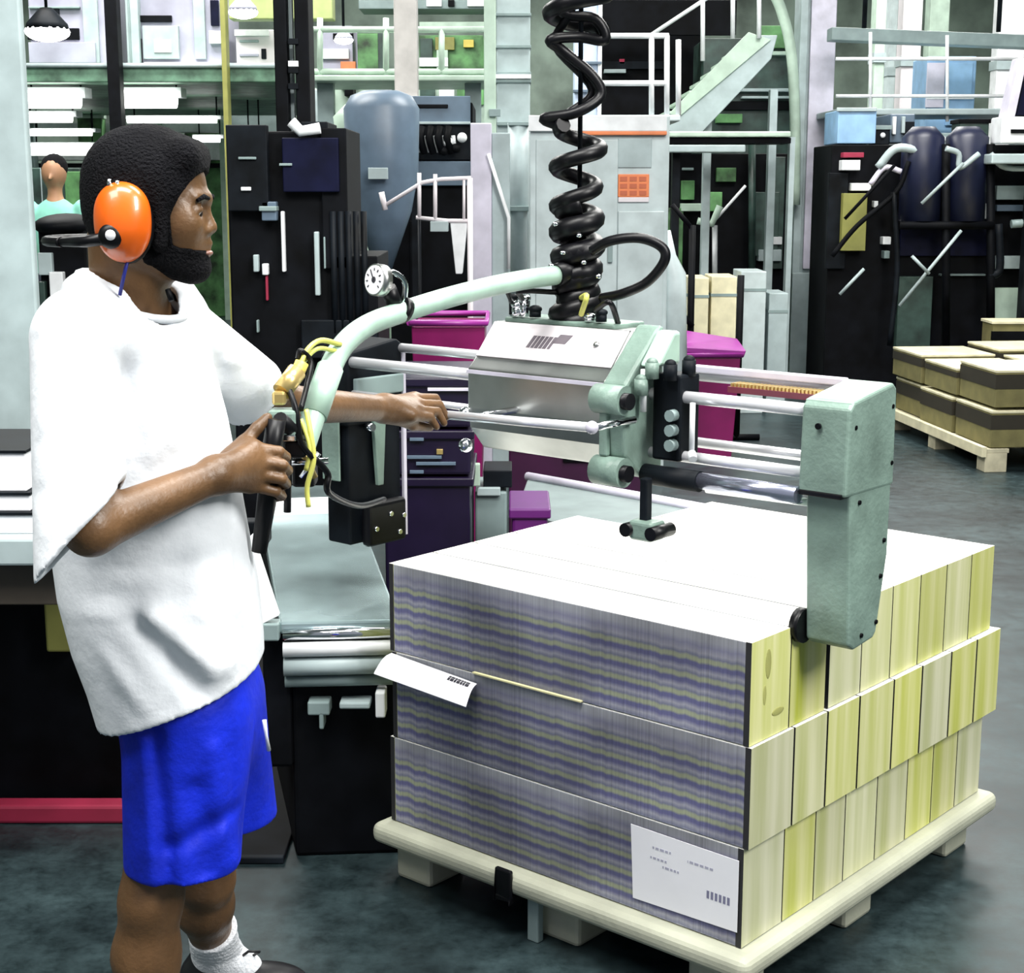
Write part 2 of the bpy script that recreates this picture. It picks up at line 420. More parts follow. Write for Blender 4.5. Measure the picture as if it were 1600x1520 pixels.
# left hand, laid over the bar
mcp = [(648, 622, 3.20), (652, 631, 3.165), (650, 641, 3.135), (643, 649, 3.11)]
pip = [(680, 622, 3.235), (686, 632, 3.20), (683, 643, 3.17), (672, 652, 3.145)]
tip = [(693, 642, 3.235), (698, 652, 3.205), (694, 661, 3.175), (682, 667, 3.15)]
for i in range(4):
    g.cone(WL, T3(mcp[i]), .021, .0145, .018)
    g.cone(T3(mcp[i]), T3(pip[i]), .0110, .0098, .0045)
for i in range(4): g.cone(T3(pip[i]), T3(tip[i]), .0095, .0075, .002)
g.cone(T3((618, 650, 3.11)), T3((645, 664, 3.14)), .016, .012, .015); g.cone(T3((645, 664, 3.14)), T3((672, 668, 3.17)), .0115, .0085, .004)
g.build('body', skin, P_root); del g
# eyes
eyem = mat('eye_white', (.6, .58, .55), .2); irism = mat('brown_iris', (.02, .012, .01), .15)
for s in (-1, 1):
    e = MB().ell(H(.0795, s*.031, -.004), (.0112, .0112, .0112)).build('eyeball', eyem, P_root)
    MB().ell(H(.0872, s*.0315, -.0085), (.0040, .0048, .0048)).build('iris', irism, e)
    MB().tube([H(.0860, s*.044, .012), H(.0945, s*.032, .018), H(.0980, s*.014, .015)], [.003, .0042, .003], 8).build('eyebrow', hairm, P_root)
lipm = mat('lip_skin', (.24, .11, .08), .35)
MB().ell(H(.0905, 0, -.0700), (.008, .016, .0055)).build('lower_lip', lipm, P_root)
# hair
g = Grid(HC-.17, HC+.17, .004)
g.ell(H(-.003, 0, .040), (.100, .088, .090)); g.ell(H(-.034, 0, -.005), (.068, .078, .072), .02)
g.cone(H(.064, -.04, .078), H(.064, .04, .078), .029, .029, .015)
for s in (-1, 1): g.cone(H(.035, s*.062, .02), H(.030, s*.064, -.055), .014, .012, .01)
g.ell(H(.112, 0, -.020), (.078, .095, .080), .006, 'sub')
rs = np.random.RandomState(3)
g.put(lambda X, Y, Z: (.0016*np.sin(X*420+3*np.sin(Y*210))*np.sin(Y*460)*np.sin(Z*440+2*np.sin(X*190))).astype(np.float32), HC-.16, HC+.16, 0, 'disp')
g.build('hair', hairm, P_root)
# beard along the jaw
g = Grid(HC-.17, HC+.17, .004); head_prims(g, .0034)
def keep(X, Y, Z):
    x, y, z = X-HC[0], Y-HC[1], Z-HC[2]
    a = np.maximum(z+.062+(.075-x)*-.20, -x+.0)          # below a line that falls toward the chin
    b = np.maximum(np.abs(x-.028)-.020, z-.0)
    c = np.maximum(np.maximum(np.abs(y)-.026, .070-x), np.maximum(z+.080, -(z+.2)))
    return np.minimum(np.minimum(np.maximum(a, -(z+.14)), np.maximum(b, -.015-0*y)), c).astype(np.float32)
g.d = np.maximum(g.d, keep(*g.region(HC-.171, HC+.171)[1:])[:g.n[0], :g.n[1], :g.n[2]])
g.ell(H(-.02, 0, -.12), (.05, .09, .05), .0, 'sub')
g.build('beard', hairm, P_root)
# ---- t-shirt
def row(py, xb, xf, b, Y=2.545, dy=0):
    b = b-.016
    b = b+(.020 if py > 880 else 0); a, c = W(xb, py, Y), W(xf, py, Y)
    return ((a.z+c.z)/2, (a.x+c.x)/2, Y+dy, (c.x-a.x)/2, b)
rows = [row(1210, 195, 415, .178), row(1145, 172, 414, .180), row(1060, 146, 410, .182), row(1000, 122, 408, .182), row(920, 100, 400, .180), row(850, 88, 388, .180),
        row(760, 84, 372, .178), row(660, 84, 352, .178), row(580, 88, 332, .175), row(530, 96, 316, .165), row(490, 112, 296, .145), row(462, 132, 278, .115)]
hb, hn, hf = np.array(T3((172, 1122, 2.5))), np.array(T3((240, 1147, 2.33))), np.array(T3((412, 1042, 2.5)))
hn_ = np.cross(hn-hb, hf-hb); hn_ /= np.linalg.norm(hn_)
if hn_[2] > 0: hn_ = -hn_
def plane(p, n): return lambda X, Y, Z: ((X-p[0])*n[0]+(Y-p[1])*n[1]+(Z-p[2])*n[2]).astype(np.float32)
hem = plane(hb, hn_)
sR0, sR1 = np.array(T3((116, 535, 2.37))), np.array(T3((142, 960, 2.215)))
pa, pb = np.array(T3((182, 768, 2.25))), np.array(T3((72, 893, 2.22)))
d = pb-pa; d /= np.linalg.norm(d); nR = np.cross(d, np.array((0, 1, 0))); nR /= np.linalg.norm(nR)
if nR[0] < 0: nR = -nR
cutR = plane(pa, nR)
sL0, sL1 = np.array(T3((270, 508, 2.63))), np.array(T3((432, 648, 2.86)))
axL = sL1-sL0; axL /= np.linalg.norm(axL); cutL = plane(np.array(T3((400, 608, 2.80))), axL)
folds = [((200, 760, 2.35), (330, 690, 2.37), -.005, .020), ((210, 820, 2.35), (360, 800, 2.37), .005, .022), ((310, 880, 2.35), (330, 1060, 2.37), .006, .020), ((270, 900, 2.35), (262, 1100, 2.37), -.005, .022), ((100, 560, 2.32), (70, 700, 2.28), .005, .018), ((130, 600, 2.31), (120, 760, 2.27), -.006, .016), ((205, 975, 2.35), (300, 1085, 2.35), -.010, .020), ((230, 975, 2.33), (335, 1060, 2.34), .008, .02), ((192, 630, 2.30), (188, 740, 2.28), -.009, .020),
         ((150, 500, 2.36), (190, 640, 2.31), -.006, .018), ((60, 700, 2.22), (150, 660, 2.19), -.006, .016), ((60, 780, 2.20), (160, 720, 2.17), -.007, .018), ((70, 840, 2.18), (150, 790, 2.15), .006, .016),
         ((260, 900, 2.32), (380, 870, 2.36), -.005, .02), ((120, 930, 2.38), (260, 950, 2.32), -.006, .02), ((300, 700, 2.34), (230, 620, 2.32), -.005, .02), ((340, 520, 2.68), (365, 620, 2.74), -.007, .014),
         ((350, 560, 2.70), (400, 560, 2.75), .005, .012), ((150, 1000, 2.38), (220, 1110, 2.34), .006, .018), ((350, 900, 2.36), (385, 1020, 2.37), .006, .018), ((280, 540, 2.34), (200, 480, 2.38), -.004, .02)]
def shirt(grow, cut):
    g = Grid((-.90, 2.06, .60), (-.28, 2.98, 1.56), .0046)
    fl = f_loft(rows, grow)
    g.put(lambda X, Y, Z: np.maximum(fl(X, Y, Z), hem(X, Y, Z)-cut), g.lo, g.lo+g.h*(g.n-1))
    g.cone(T3((128, 515, 2.38)), T3((262, 492, 2.60)), .066+grow, .062+grow, .05); g.cone(T3((140, 462, 2.46)), T3((150, 462, 2.54)), .040+grow, .040+grow, .04)
    for c0, c1, r0, r1, pl in ((sR0, sR1, .066, .080, cutR), (sL0, sL1, .060, .072, cutL)):
        fc = f_cone(c0, c1, r0+grow, r1+grow)
        g.put(lambda X, Y, Z: np.maximum(fc(X, Y, Z), pl(X, Y, Z)-cut), np.minimum(c0, c1)-.14, np.maximum(c0, c1)+.14, .022)
    for a, b, amp, w in folds:
        A, B = np.array(T3(a)), np.array(T3(b)); g.put(f_ridge(A, B, amp, w), np.minimum(A, B)-.09, np.maximum(A, B)+.09, 0, 'disp')
    return g
go = shirt(.0, 0.); gi = shirt(-.012, .05)
go.d = np.maximum(go.d, -gi.d); del gi
go.cone(np.array(NB)+(.012, 0, -.06), H(-.030, 0, -.02), .068, .064, .006, 'sub'); go.cone(T3((228, 472, 2.47)), H(.04, 0, -.02), .050, .050, .006, 'sub')
shirt_o = go.build('t_shirt', cloth, P_root, 2)
# collar band
cb = []
for k in range(33):
    w = 2*math.pi*k/32
    cb.append(W(205, 455, 2.5)+Vector((.082*math.cos(w), .070*math.sin(w), -.034*math.cos(w)-.010+.010*math.sin(w)+.004*math.cos(2*w))))
MB().tube(cb, .0075, 8).build('collar', cloth, shirt_o)
MB().tube([W(262, 452, 2.43), W(268, 470, 2.425)], .0045, 8).build('lapel_microphone', m_.dark, shirt_o)
# ---- shorts
g = Grid((-.78, 2.20, .38), (-.28, 2.92, .98), .0046)
def shorts(g, gr):
    g.ell(T3((292, 1050, 2.54)), (.108+gr, .145+gr, .15+gr)); 
    g.cone(T3((290, 1120, 2.485)), T3((282, 1500, 2.455)), .106+gr, .092+gr, .05); g.cone(T3((318, 1090, 2.60)), T3((372, 1400, 2.72)), .104+gr, .090+gr, .05)
    return g
shorts(g, 0.)
SF = [((235, 1150, 2.37), (262, 1390, 2.37), -.014, .018), ((215, 1180, 2.33), (235, 1390, 2.34), .007, .014), ((330, 1180, 2.37), (352, 1370, 2.37), .007, .016), ((300, 1240, 2.37), (312, 1370, 2.37), -.010, .020),
                     ((265, 1330, 2.37), (345, 1290, 2.37), -.009, .016), ((385, 1100, 2.5), (408, 1250, 2.55), .006, .02)]
for a, b, amp, w in SF:
    A, B = np.array(T3(a)), np.array(T3(b)); g.put(f_ridge(A, B, amp, w), np.minimum(A, B)-.07, np.maximum(A, B)+.07, 0, 'disp')
gi = shorts(Grid((-.78, 2.20, .38), (-.28, 2.92, .98), .0046), -.012)
for a, b, amp, w in SF:
    A, B = np.array(T3(a)), np.array(T3(b)); gi.put(f_ridge(A, B, amp, w), np.minimum(A, B)-.07, np.maximum(A, B)+.07, 0, 'disp')
gi.d = np.maximum(gi.d, (gi.region(gi.lo, gi.lo+gi.h*(gi.n-1))[3]-.50).astype(np.float32))
inner = np.maximum(gi.d, 0)*0+gi.d
g.d = np.maximum(g.d, -inner)
hz = T3((280, 1390, 2.37))[2]
g.d = np.maximum(g.d, (hz-g.region(g.lo, g.lo+g.h*(g.n-1))[3]).astype(np.float32)*np.ones(g.d.shape, np.float32))
so = g.build('shorts', shortm, P_root, 2)
MB().tube([W(413, 1125, 2.50), W(416, 1150, 2.50), W(420, 1172, 2.51)], [.004, .003, .004], 6).build('side_trim', cloth, so)
# ---- socks and shoes
for K, A in ((KR, AR), (KL, AL)):
    K = np.array(K); A = np.array(A); t = .36
    top = A+(K-A)*t
    g = Grid(np.minimum(A, top)-.12, np.maximum(A, top)+(.12, .12, .08), .004)
    g.cone(top, A, .049, .040); g.cone(A, A+np.array((.06, 0, -.03)), .041, .034, .03)
    nrm = (K-A)/np.linalg.norm(K-A)+np.array((-.25, 0, 0)); nrm /= np.linalg.norm(nrm)
    X, Y, Z = g.region(g.lo, g.lo+g.h*(g.n-1))[1:]
    pl = plane(A+(K-A)*(t-.02), nrm)(X, Y, Z); g.d = np.maximum(g.d, pl)
    for q in range(4): g.ell(A+(K-A)*(.10+.05*q)+np.array((.004, 0, 0)), (.048-.002*q, .046-.001*q, .006), .010)
    g.build('sock', sockm, P_root)
    g = Grid(A+(-.10, -.08, -.11), A+(.25, .08, .05), .004)
    g.ell(A+(-.015, 0, -.045), (.058, .042, .055)); g.ell(A+(.075, 0, -.055), (.090, .046, .036), .03); g.ell(A+(.125, 0, -.060), (.062, .048, .030), .02); g.cone(A+(.005, 0, -.02), A+(.0, 0, .006), .046, .046, .02)
    g.d = np.maximum(g.d, (A[2]*0+.004-g.region(g.lo, g.lo+g.h*(g.n-1))[3])*np.ones(g.d.shape, np.float32))
    sh = g.build('shoe', shoem, P_root)
    MB().tube([A+(.05, -.015, .0), A+(.07, -.02, .018), A+(.09, -.01, .012), A+(.075, .0, -.002)], .003, 6).build('lace', shoem, sh)
# ---- ear muffs (worn: their own thing)
muff = mat('orange_muff_shell', (.78, .125, .006), .30, noise=.1, coat=.4)
EM = thing('ear_muffs', 'orange ear muffs with black band worn on the worker\'s head', 'ear muffs', tuple(H(-.02, 0, -.02)))
for s in (-1, 1):
    g = Grid(H(-.09, s*.10-.05, -.11), H(.05, s*.10+.05, .06), .0035)
    g.ell(H(-.018, s*.096, -.024), (.043, .028, .057)); g.ell(H(-.018, s*.092, .004), (.036, .024, .034), .02); g.ell(H(-.017, s*.100, -.026), (.036, .030, .046), .01)
    cup = g.build('ear_cup', muff, EM)
    MB().ell(H(-.018, s*.080, -.024), (.045, .016, .060)).build('ear_cushion', m_.rubber, EM)
    MB().ell(H(-.030, s*.124, -.040), (.019, .010, .019)).build('pivot', m_.rubber, cup)
    MB().ell(H(-.028, s*.133, -.038), (.008, .004, .008)).build('screw', m_.paper, cup)
    MB().tube([H(-.028, s*.124, -.042), H(-.07, s*.112, -.048), H(-.115, s*.085, -.050)], [.010, .009, .007], 8).build('band_arm', m_.rubber, EM)
    MB().tube([H(-.034, s*.100, .030), H(-.034, s*.101, .044)], .0035, 6).tube([H(-.022, s*.100, .030), H(-.022, s*.101, .042)], .0035, 6).build('wire_clip', m_.chrome, EM)
bandp = [H(-.115, -.085, -.050), H(-.148, -.05, -.050), H(-.158, 0, -.050), H(-.148, .05, -.050), H(-.115, .085, -.050)]
MB().tube(bez(bandp, 6), .008, 8).build('neck_band', m_.rubber, EM)
MB().tube([H(-.012, -.098, -.075), H(-.020, -.095, -.10), H(-.03, -.085, -.13)], .003, 6).build('cord', mat('blue_cord', (.02, .03, .3), .5), EM)
# ================================================================== PALLET AND BUNDLES
def striped_mat():
    m = bpy.data.materials.new('printed_sheet_edges'); m.use_nodes = True
    nt = m.node_tree; b = nt.nodes['Principled BSDF']; L = nt.links.new; b.inputs['Roughness'].default_value = .6
    N = nt.nodes.new
    tc = N('ShaderNodeTexCoord'); sp = N('ShaderNodeSeparateXYZ'); L(tc.outputs['Object'], sp.inputs[0])
    nz = N('ShaderNodeTexNoise'); nz.inputs['Scale'].default_value = 3.0; L(tc.outputs['Object'], nz.inputs['Vector'])
    def math_(op, a, b_=None, c=None):
        n = N('ShaderNodeMath'); n.operation = op
        for i, x in enumerate((a, b_, c)):
            if x is None: continue
            if isinstance(x, (int, float)): n.inputs[i].default_value = x
            else: L(x, n.inputs[i])
        return n.outputs[0]
    # stripes along the bundle: position in z, gently wavering
    vn = N('ShaderNodeTexNoise'); vn.noise_dimensions = '1D'; vn.inputs['Scale'].default_value = 34; vn.inputs['Detail'].default_value = 3; L(sp.outputs['X'], vn.inputs['W'])
    z = math_('ADD', sp.outputs['Z'], math_('MULTIPLY', math_('SUBTRACT', vn.outputs['Fac'], .5), .010))
    ph = math_('DIVIDE', z, .204)
    r = N('ShaderNodeValToRGB'); L(ph, r.inputs[0]); cr = r.color_ramp
    A, B, C_, D_ = (.37, .37, .43, 1), (.14, .14, .28, 1), (.36, .39, .27, 1), (.20, .21, .30, 1)
    stops = [(.02, D_)]
    for q in range(4):
        b0 = .06+.185*q; stops += [(b0, A), (b0+.045, B), (b0+.075, B), (b0+.10, C_), (b0+.125, C_), (b0+.15, D_)]
    stops += [(.80, A), (.86, (.27, .27, .38, 1)), (.92, (.40, .41, .46, 1))]
    cr.elements[0].position = 0; cr.elements[0].color = A; cr.elements[1].position = 1; cr.elements[1].color = (.44, .45, .48, 1)
    for p, c in stops:
        e = cr.elements.new(p); e.color = c
    # fine upright lines of the sheets
    v1 = N('ShaderNodeTexNoise'); v1.noise_dimensions = '1D'; v1.inputs['Scale'].default_value = 150; v1.inputs['Detail'].default_value = 6; v1.inputs['Roughness'].default_value = .8; L(sp.outputs['X'], v1.inputs['W'])
    vr = N('ShaderNodeMapRange'); vr.inputs[1].default_value = .3; vr.inputs[2].default_value = .7; vr.inputs[3].default_value = .72; vr.inputs[4].default_value = 1.22; L(v1.outputs['Fac'], vr.inputs[0])
    n2 = N('ShaderNodeTexNoise'); n2.inputs['Scale'].default_value = 3.2; n2.inputs['Detail'].default_value = 3; L(tc.outputs['Object'], n2.inputs['Vector'])
    nr = N('ShaderNodeMapRange'); nr.inputs[1].default_value = .35; nr.inputs[2].default_value = .65; nr.inputs[3].default_value = .52; nr.inputs[4].default_value = 1.12; L(n2.outputs['Fac'], nr.inputs[0])
    mul = math_('MULTIPLY', vr.outputs[0], nr.outputs[0])
    vm = N('ShaderNodeVectorMath'); vm.operation = 'SCALE'; L(r.outputs[0], vm.inputs[0]); L(mul, vm.inputs['Scale'])
    L(vm.outputs[0], b.inputs['Base Color'])
    return m
striped = striped_mat()
def board_mat(name, c1, c2):
    m = mat(name, c1, .6); nt = m.node_tree; L = nt.links.new; N = nt.nodes.new
    oi = N('ShaderNodeObjectInfo'); b = nt.nodes['Principled BSDF']
    tc = N('ShaderNodeTexCoord'); mp = N('ShaderNodeMapping'); mp.inputs['Scale'].default_value = (20, 30, 1.5); L(tc.outputs['Object'], mp.inputs[0])
    ad = N('ShaderNodeVectorMath'); L(mp.outputs[0], ad.inputs[0]); L(oi.outputs['Random'], ad.inputs[1])
    sc = N('ShaderNodeVectorMath'); sc.operation = 'SCALE'; sc.inputs['Scale'].default_value = 1; L(ad.outputs[0], sc.inputs[0])
    n = N('ShaderNodeTexNoise'); n.inputs['Scale'].default_value = 1; n.inputs['Detail'].default_value = 5; L(sc.outputs[0], n.inputs['Vector'])
    r = N('ShaderNodeValToRGB'); r.color_ramp.elements[0].position = .25; r.color_ramp.elements[1].position = .75
    r.color_ramp.elements[0].color = (*c1, 1); r.color_ramp.elements[1].color = (*c2, 1); L(n.outputs['Fac'], r.inputs[0])
    hs = N('ShaderNodeHueSaturation'); L(r.outputs[0], hs.inputs['Color'])
    mr = N('ShaderNodeMapRange'); mr.inputs[3].default_value = .82; mr.inputs[4].default_value = 1.12; L(oi.outputs['Random'], mr.inputs[0]); L(mr.outputs[0], hs.inputs['Value'])
    ms = N('ShaderNodeMath'); ms.operation = 'FRACT'; mm = N('ShaderNodeMath'); mm.operation = 'MULTIPLY'; mm.inputs[1].default_value = 7.3; L(oi.outputs['Random'], mm.inputs[0]); L(mm.outputs[0], ms.inputs[0])
    m3 = N('ShaderNodeMapRange'); m3.inputs[3].default_value = .62; m3.inputs[4].default_value = 1.25; L(ms.outputs[0], m3.inputs[0]); L(m3.outputs[0], hs.inputs['Saturation'])
    L(hs.outputs[0], b.inputs['Base Color']); return m
boardm = board_mat('yellow_end_board', (.47, .50, .14), (.74, .72, .44))
edgem = mat('dark_board_edge', (.02, .02, .022), .7)
sheetm = mat('blank_paper_folds', (.86, .86, .80), .75, noise=.02, scale=4)
Z0, LH = .150, .206
BW = .9605
def bundle(v0, v1, z0, uL, label, gap):
    """one log of folded printed sheets pressed between two boards"""
    c = G(uL/2, (v0+v1)/2, z0)
    t = thing('paper_bundle', label, 'paper bundle', tuple(c), 'strapped paper bundles on the cream pallet')
    t.rotation_euler = (0, 0, GROT)
    w = (v1-v0)/2-.0020; hl = uL/2; e = .013
    def lk(name, mb, ms, bev=0):
        o = mb.build(name, ms, None, bev); o.parent = t; return o
    mb = MB().box((-hl+e, -w, 0), (hl-e, w, LH-.002))
    o = lk('printed_sheets', mb, [striped, sheetm], .002)
    for p in o.data.polygons: p.material_index = 1 if abs(p.normal.z) > .7 else 0
    for s in (-1, 1):
        x0, x1 = (-hl, -hl+e) if s < 0 else (hl-e, hl)
        o = lk('end_board', MB().box((x0, -w, 0), (x1, w-(.012 if gap and s < 0 else 0), LH-.002)), [boardm, edgem, sheetm])
        for p in o.data.polygons: p.material_index = 0 if abs(p.normal.x) > .7 else (2 if p.normal.z > .7 else 1)
    if 'top layer' in label and 'nearest' in label:
        kn = MB()
        for (y, z, ry, rz) in ((.010, .150, .010, .030), (-.030, .045, .022, .008), (.02, .09, .006, .02)): kn.ell((-hl-.0002, y, z), (.0009, ry, rz), 12, 8)
        lk('wood_knot', kn, mat('brown_knot', (.38, .38, .12), .7))
    return t
ordn = ['first', 'second', 'third', 'fourth', 'fifth', 'sixth', 'seventh', 'eighth']
lay = {'bottom': [0, .151, .274, .397, .537, .679, .806, .932, 1.067], 'middle': [0, .158, .285, .415, .563, .693, .835, .966, 1.095], 'top': [0, .145, .284, .43, .56, .689, .817, .945, 1.069]}
for li, ln in enumerate(('bottom', 'middle', 'top')):
    js = lay[ln]
    for i in range(8):
        v0, v1 = js[i], js[i+1]
        uL = BW if not (ln == 'top' and i >= 5) else .80
        vis = 'nearest the camera, striped side showing' if i == 0 else f'{ordn[i]} from the near corner of the stack'
        t = bundle(v0, v1, Z0+li*LH, uL, f'paper bundle with yellow end board, {ln} layer, {vis}', ln == 'top' and i == 2)
        if ln == 'middle':
            off = -.006-.012*(i > 0)*(i/8); d = G(off, 0, 0)-G(0, 0, 0); t.location = Vector(t.location)+d
        if ln == 'bottom': d = G(.004, 0, 0)-G(0, 0, 0); t.location = Vector(t.location)+d
# ---- cream plastic pallet
PR = thing('pallet', 'cream plastic pallet with rounded rim under the stack of paper bundles', 'pallet', tuple(G(.48, .53, 0)))
deck = MB().gbox(-.035, .995, -.04, 1.10, .098, .148).build('deck', m_.palletp, PR, .020, 4)
for u in (.03, .42, .86):
    for v in (.02, .47, .96):
        if (u, v) != (.42, .0): MB().gbox(u, u+.11, v, v+.12, .0, .102).build('foot', m_.palletp, PR, .010)
MB().gbox(.555, .600, -.048, -.036, .085, .158).gbox(.555, .600, -.048, .02, .085, .098).build('strap_clip', m_.rubber, PR, .004)
MB().gbox(.50, .53, -.02, .0, .0, .098).build('runner_post', m_.grey, PR, .003)
PK = thing('pallet_shade_filler', 'black filler slabs added as shade under the cream pallet', 'shade filler', tuple(G(.45, .5, 0)))
MB().gbox(.16, .38, .16, .93, .03, .092).build('shade_slab', m_.black, PK, .01); MB().gbox(.56, .82, .16, .93, .03, .092).build('shade_slab', m_.black, PK, .01)  # black slabs added to darken the gap beneath the pallet
MB().gbox(.15, .84, .40, .44, .02, .06).build('shade_bar', m_.black, PK, .005)
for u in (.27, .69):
    for v in (.22, .88): MB().tube([G(u-.05, v, .028), G(u+.05, v, .028)], .027, 14).build('shade_roll', m_.rubber, PK)
# ---- paper slips on the striped face
def text_mesh(body, size, m, name, parent, origin, xdir, zdir, shear=0):
    cu = bpy.data.curves.new(name, 'FONT'); cu.body = body; cu.size = size; cu.extrude = .0003; cu.shear = shear; cu.offset = size*.01
    tmp = bpy.data.objects.new('tmp', cu); COL.objects.link(tmp)
    dg = bpy.context.evaluated_depsgraph_get(); me = bpy.data.meshes.new_from_object(tmp.evaluated_get(dg)); bpy.data.objects.remove(tmp)
    x = Vector(xdir).normalized(); z = Vector(zdir).normalized(); n = x.cross(z)
    Mx = Matrix(((x[0], z[0], n[0]), (x[1], z[1], n[1]), (x[2], z[2], n[2]))).to_4x4()
    Mx.translation = Vector(origin)-parent_world(parent)
    me.transform(Mx); me.materials.clear(); me.materials.append(m)
    o = bpy.data.objects.new(name, me); COL.objects.link(o); o.parent = parent; return o
def marks(rng, x0, x1, z, h, p, rootfn, mb):
    x = x0
    while x < x1:
        w = rng.uniform(.004, .012); mb.box8(rootfn(x, min(x+w, x1), z, z+h)); x += w+p
rng = random.Random(5)
# document taped low on the near corner: spans u .015...24, z
D = thing('document_sheet', 'white printed document taped low on the striped face by the near corner', 'paper', tuple(G(.13, -.004, .19)), None)
pu0, pz0 = .012, .178; pu1 = .262; pz1 = .328
MB().box8([G(pu0, -.0022, .182), G(pu0, -.0012, .182), G(pu1, -.0012, .176), G(pu1, -.0022, .176), G(pu0, -.0022, .330), G(pu0, -.0012, .330), G(pu1+.008, -.0012, .334), G(pu1+.008, -.0022, .334)]).build('sheet', m_.paper, D)
mb = MB()
def slab(u0, u1, z0, z1, v=-.0026): mb.box8([G(u0, v, z0), G(u0, v+.0004, z0), G(u1, v+.0004, z0), G(u1, v, z0), G(u0, v, z1), G(u0, v+.0004, z1), G(u1, v+.0004, z1), G(u1, v, z1)])
inkl = mat('faint_ink', (.42, .42, .52), .7); inkd = m_.ink
for (ua, ub, z) in ((.07, .13, .292), (.17, .215, .297), (.18, .22, .275), (.15, .19, .262)):
    u = ua
    while u < ub:
        w = rng.uniform(.004, .010); slab(u, min(ub, u+w), z, z+.005); u += w+.003
mb.build('print_rows', inkl, D); mb = MB()
for u in np.arange(.030, .085, .0095): slab(u, u+.006, .232, .248)
mb.build('dark_number', mat('grey_ink', (.20, .20, .30), .7), D)
# folded tag sticking out between the layers at the far-left corner
TG = thing('paper_tag', 'white paper tag with black print poking out of the striped face at left', 'paper tag', tuple(G(.8, -.03, .46)))
def tagpt(px, py, v):
    r = ray(px, py); k = (v+NX*VX+NY*VY)/(r[0]*VX+r[1]*VY); return Vector((r[0]*k, r[1]*k, EYE+r[2]*k))
q = [(612, 1020, -.004), (745, 1068, -.004), (728, 1104, -.060), (584, 1052, -.060)]
pts = []
n = 8
for i in range(n+1):
    t = i/n; sag = .010*math.sin(math.pi*t)
    a = tagpt(*q[0]).lerp(tagpt(*q[3]), t)+Vector((0, 0, sag)); b = tagpt(*q[1]).lerp(tagpt(*q[2]), t)+Vector((0, 0, sag)); pts.append((a, b))
mb = MB()
for i in range(n):
    a, b = pts[i]; c, d = pts[i+1]; e = Vector((0, 0, -.0012))
    mb.box8([a+e, b+e, d+e, c+e, a, b, d, c])
mb.build('sheet', m_.paper, TG)
mb = MB()
for s0, s1, t0, t1 in ((.72, .93, .16, .34),):
    k = s0
    while k < s1:
        w = rng.uniform(.02, .04)
        for tt0, tt1 in ((t0, .25), (.28, .42)):
            def P_(s, t):
                i = min(int(t*n), n-1); f = t*n-i; A = pts[i][0].lerp(pts[i+1][0], f); B = pts[i][1].lerp(pts[i+1][1], f); return A.lerp(B, s)+Vector((0, 0, .0010))
            a, b, c, d = P_(k, tt0), P_(k+w, tt0), P_(k+w, tt1), P_(k, tt1); e = Vector((0, 0, -.0006)); mb.box8([a+e, b+e, c+e, d+e, a, b, c, d])
        k += w+.006
mb.build('black_print', m_.ink, TG)
# thin yellow board showing between the top and the middle layer
sl = MB().gbox(.40, .70, -.006, .10, .5625, .5655).build('separator_strip', mat('pale_yellow_strip', (.72, .68, .38), .6), None)
tag(sl, 'thin yellow strip sticking out under the top layer beside the paper tag', 'strip')
# ================================================================== LIFTING GRIPPER
GR = thing('lifting_gripper', 'steel and green clamping lift hanging over the paper bundles', 'lifting machine', tuple(G(.60, .23, .72)))
def gprism(prof, u0, u1): 
    mb = MB(); mb.prism([G(u0, v, z) for v, z in prof], G(u1, 0, 0)-G(u0, 0, 0)); return mb
prof = [(.24, 1.035), (.125, 1.035), (.082, 1.085), (.075, 1.13), (.075, 1.215), (.100, 1.238), (.165, 1.312), (.24, 1.312)]
hs = gprism(prof, .405, .785).build('housing', m_.steel, GR, .006, 3)
# sloping cover with its plate and dark mark
def slope(u, t, off=0.): 
    v, z = .100+(.165-.100)*t, 1.238+(1.312-1.238)*t; n = (-.074, .065); L = math.hypot(*n); return G(u, v+n[0]/L*off, z+n[1]/L*off)
def sbox(mb, u0, u1, t0, t1, o0, o1, sh=0.): return mb.box8([slope(u0, t0, o0), slope(u1, t0, o0), slope(u1-sh, t1, o0), slope(u0-sh, t1, o0), slope(u0, t0, o1), slope(u1, t0, o1), slope(u1-sh, t1, o1), slope(u0-sh, t1, o1)])
cv = sbox(MB(), .412, .780, .02, .97, .0006, .004).build('top_cover', m_.ribw, GR, .0015)
mb = MB(); uu = .655
for w in (.012, .010, .012, .010, .013, .010):
    sbox(mb, uu, uu-w*.78, .34, .66, .004, .0046, .006); uu -= w
sbox(mb, .590, .556, .50, .74, .004, .0046, .010)
mb.build('dark_lettering', mat('lettering_grey', (.13, .11, .13), .6), cv)
MB().ell(slope(.475, .55, .003), (.008, .008, .008)).build('rivet', m_.steel, cv)
MB().gbox(.405, .785, .0725, .0775, 1.205, 1.213).build('seam_strip', m_.lav, hs)
# green end casting
prof2 = [(.19, 1.02), (.12, 1.02), (.062, 1.07), (.055, 1.14), (.060, 1.215), (.095, 1.25), (.175, 1.325), (.19, 1.325)]
cs = gprism(prof2, .345, .405).build('end_casting', m_.castg, GR, .008, 3)
gprism([(.185, 1.25), (.10, 1.25), (.160, 1.318), (.185, 1.318)], .300, .345).build('bracket_block', m_.castgl, GR, .008, 3)
for z in (1.185, 1.04):
    MB().tube([G(.412, .055, z), G(.34, .055, z)], .030, 20).build('bearing_cup', m_.castg, cs)
    MB().tube([G(.36, .050, z), G(.325, .050, z)], .017, 16).build('bearing_bore', m_.rubber, cs)
MB().gbox(.38, .40, .045, .06, 1.07, 1.16).build('casting_rib', m_.castg, cs, .004)
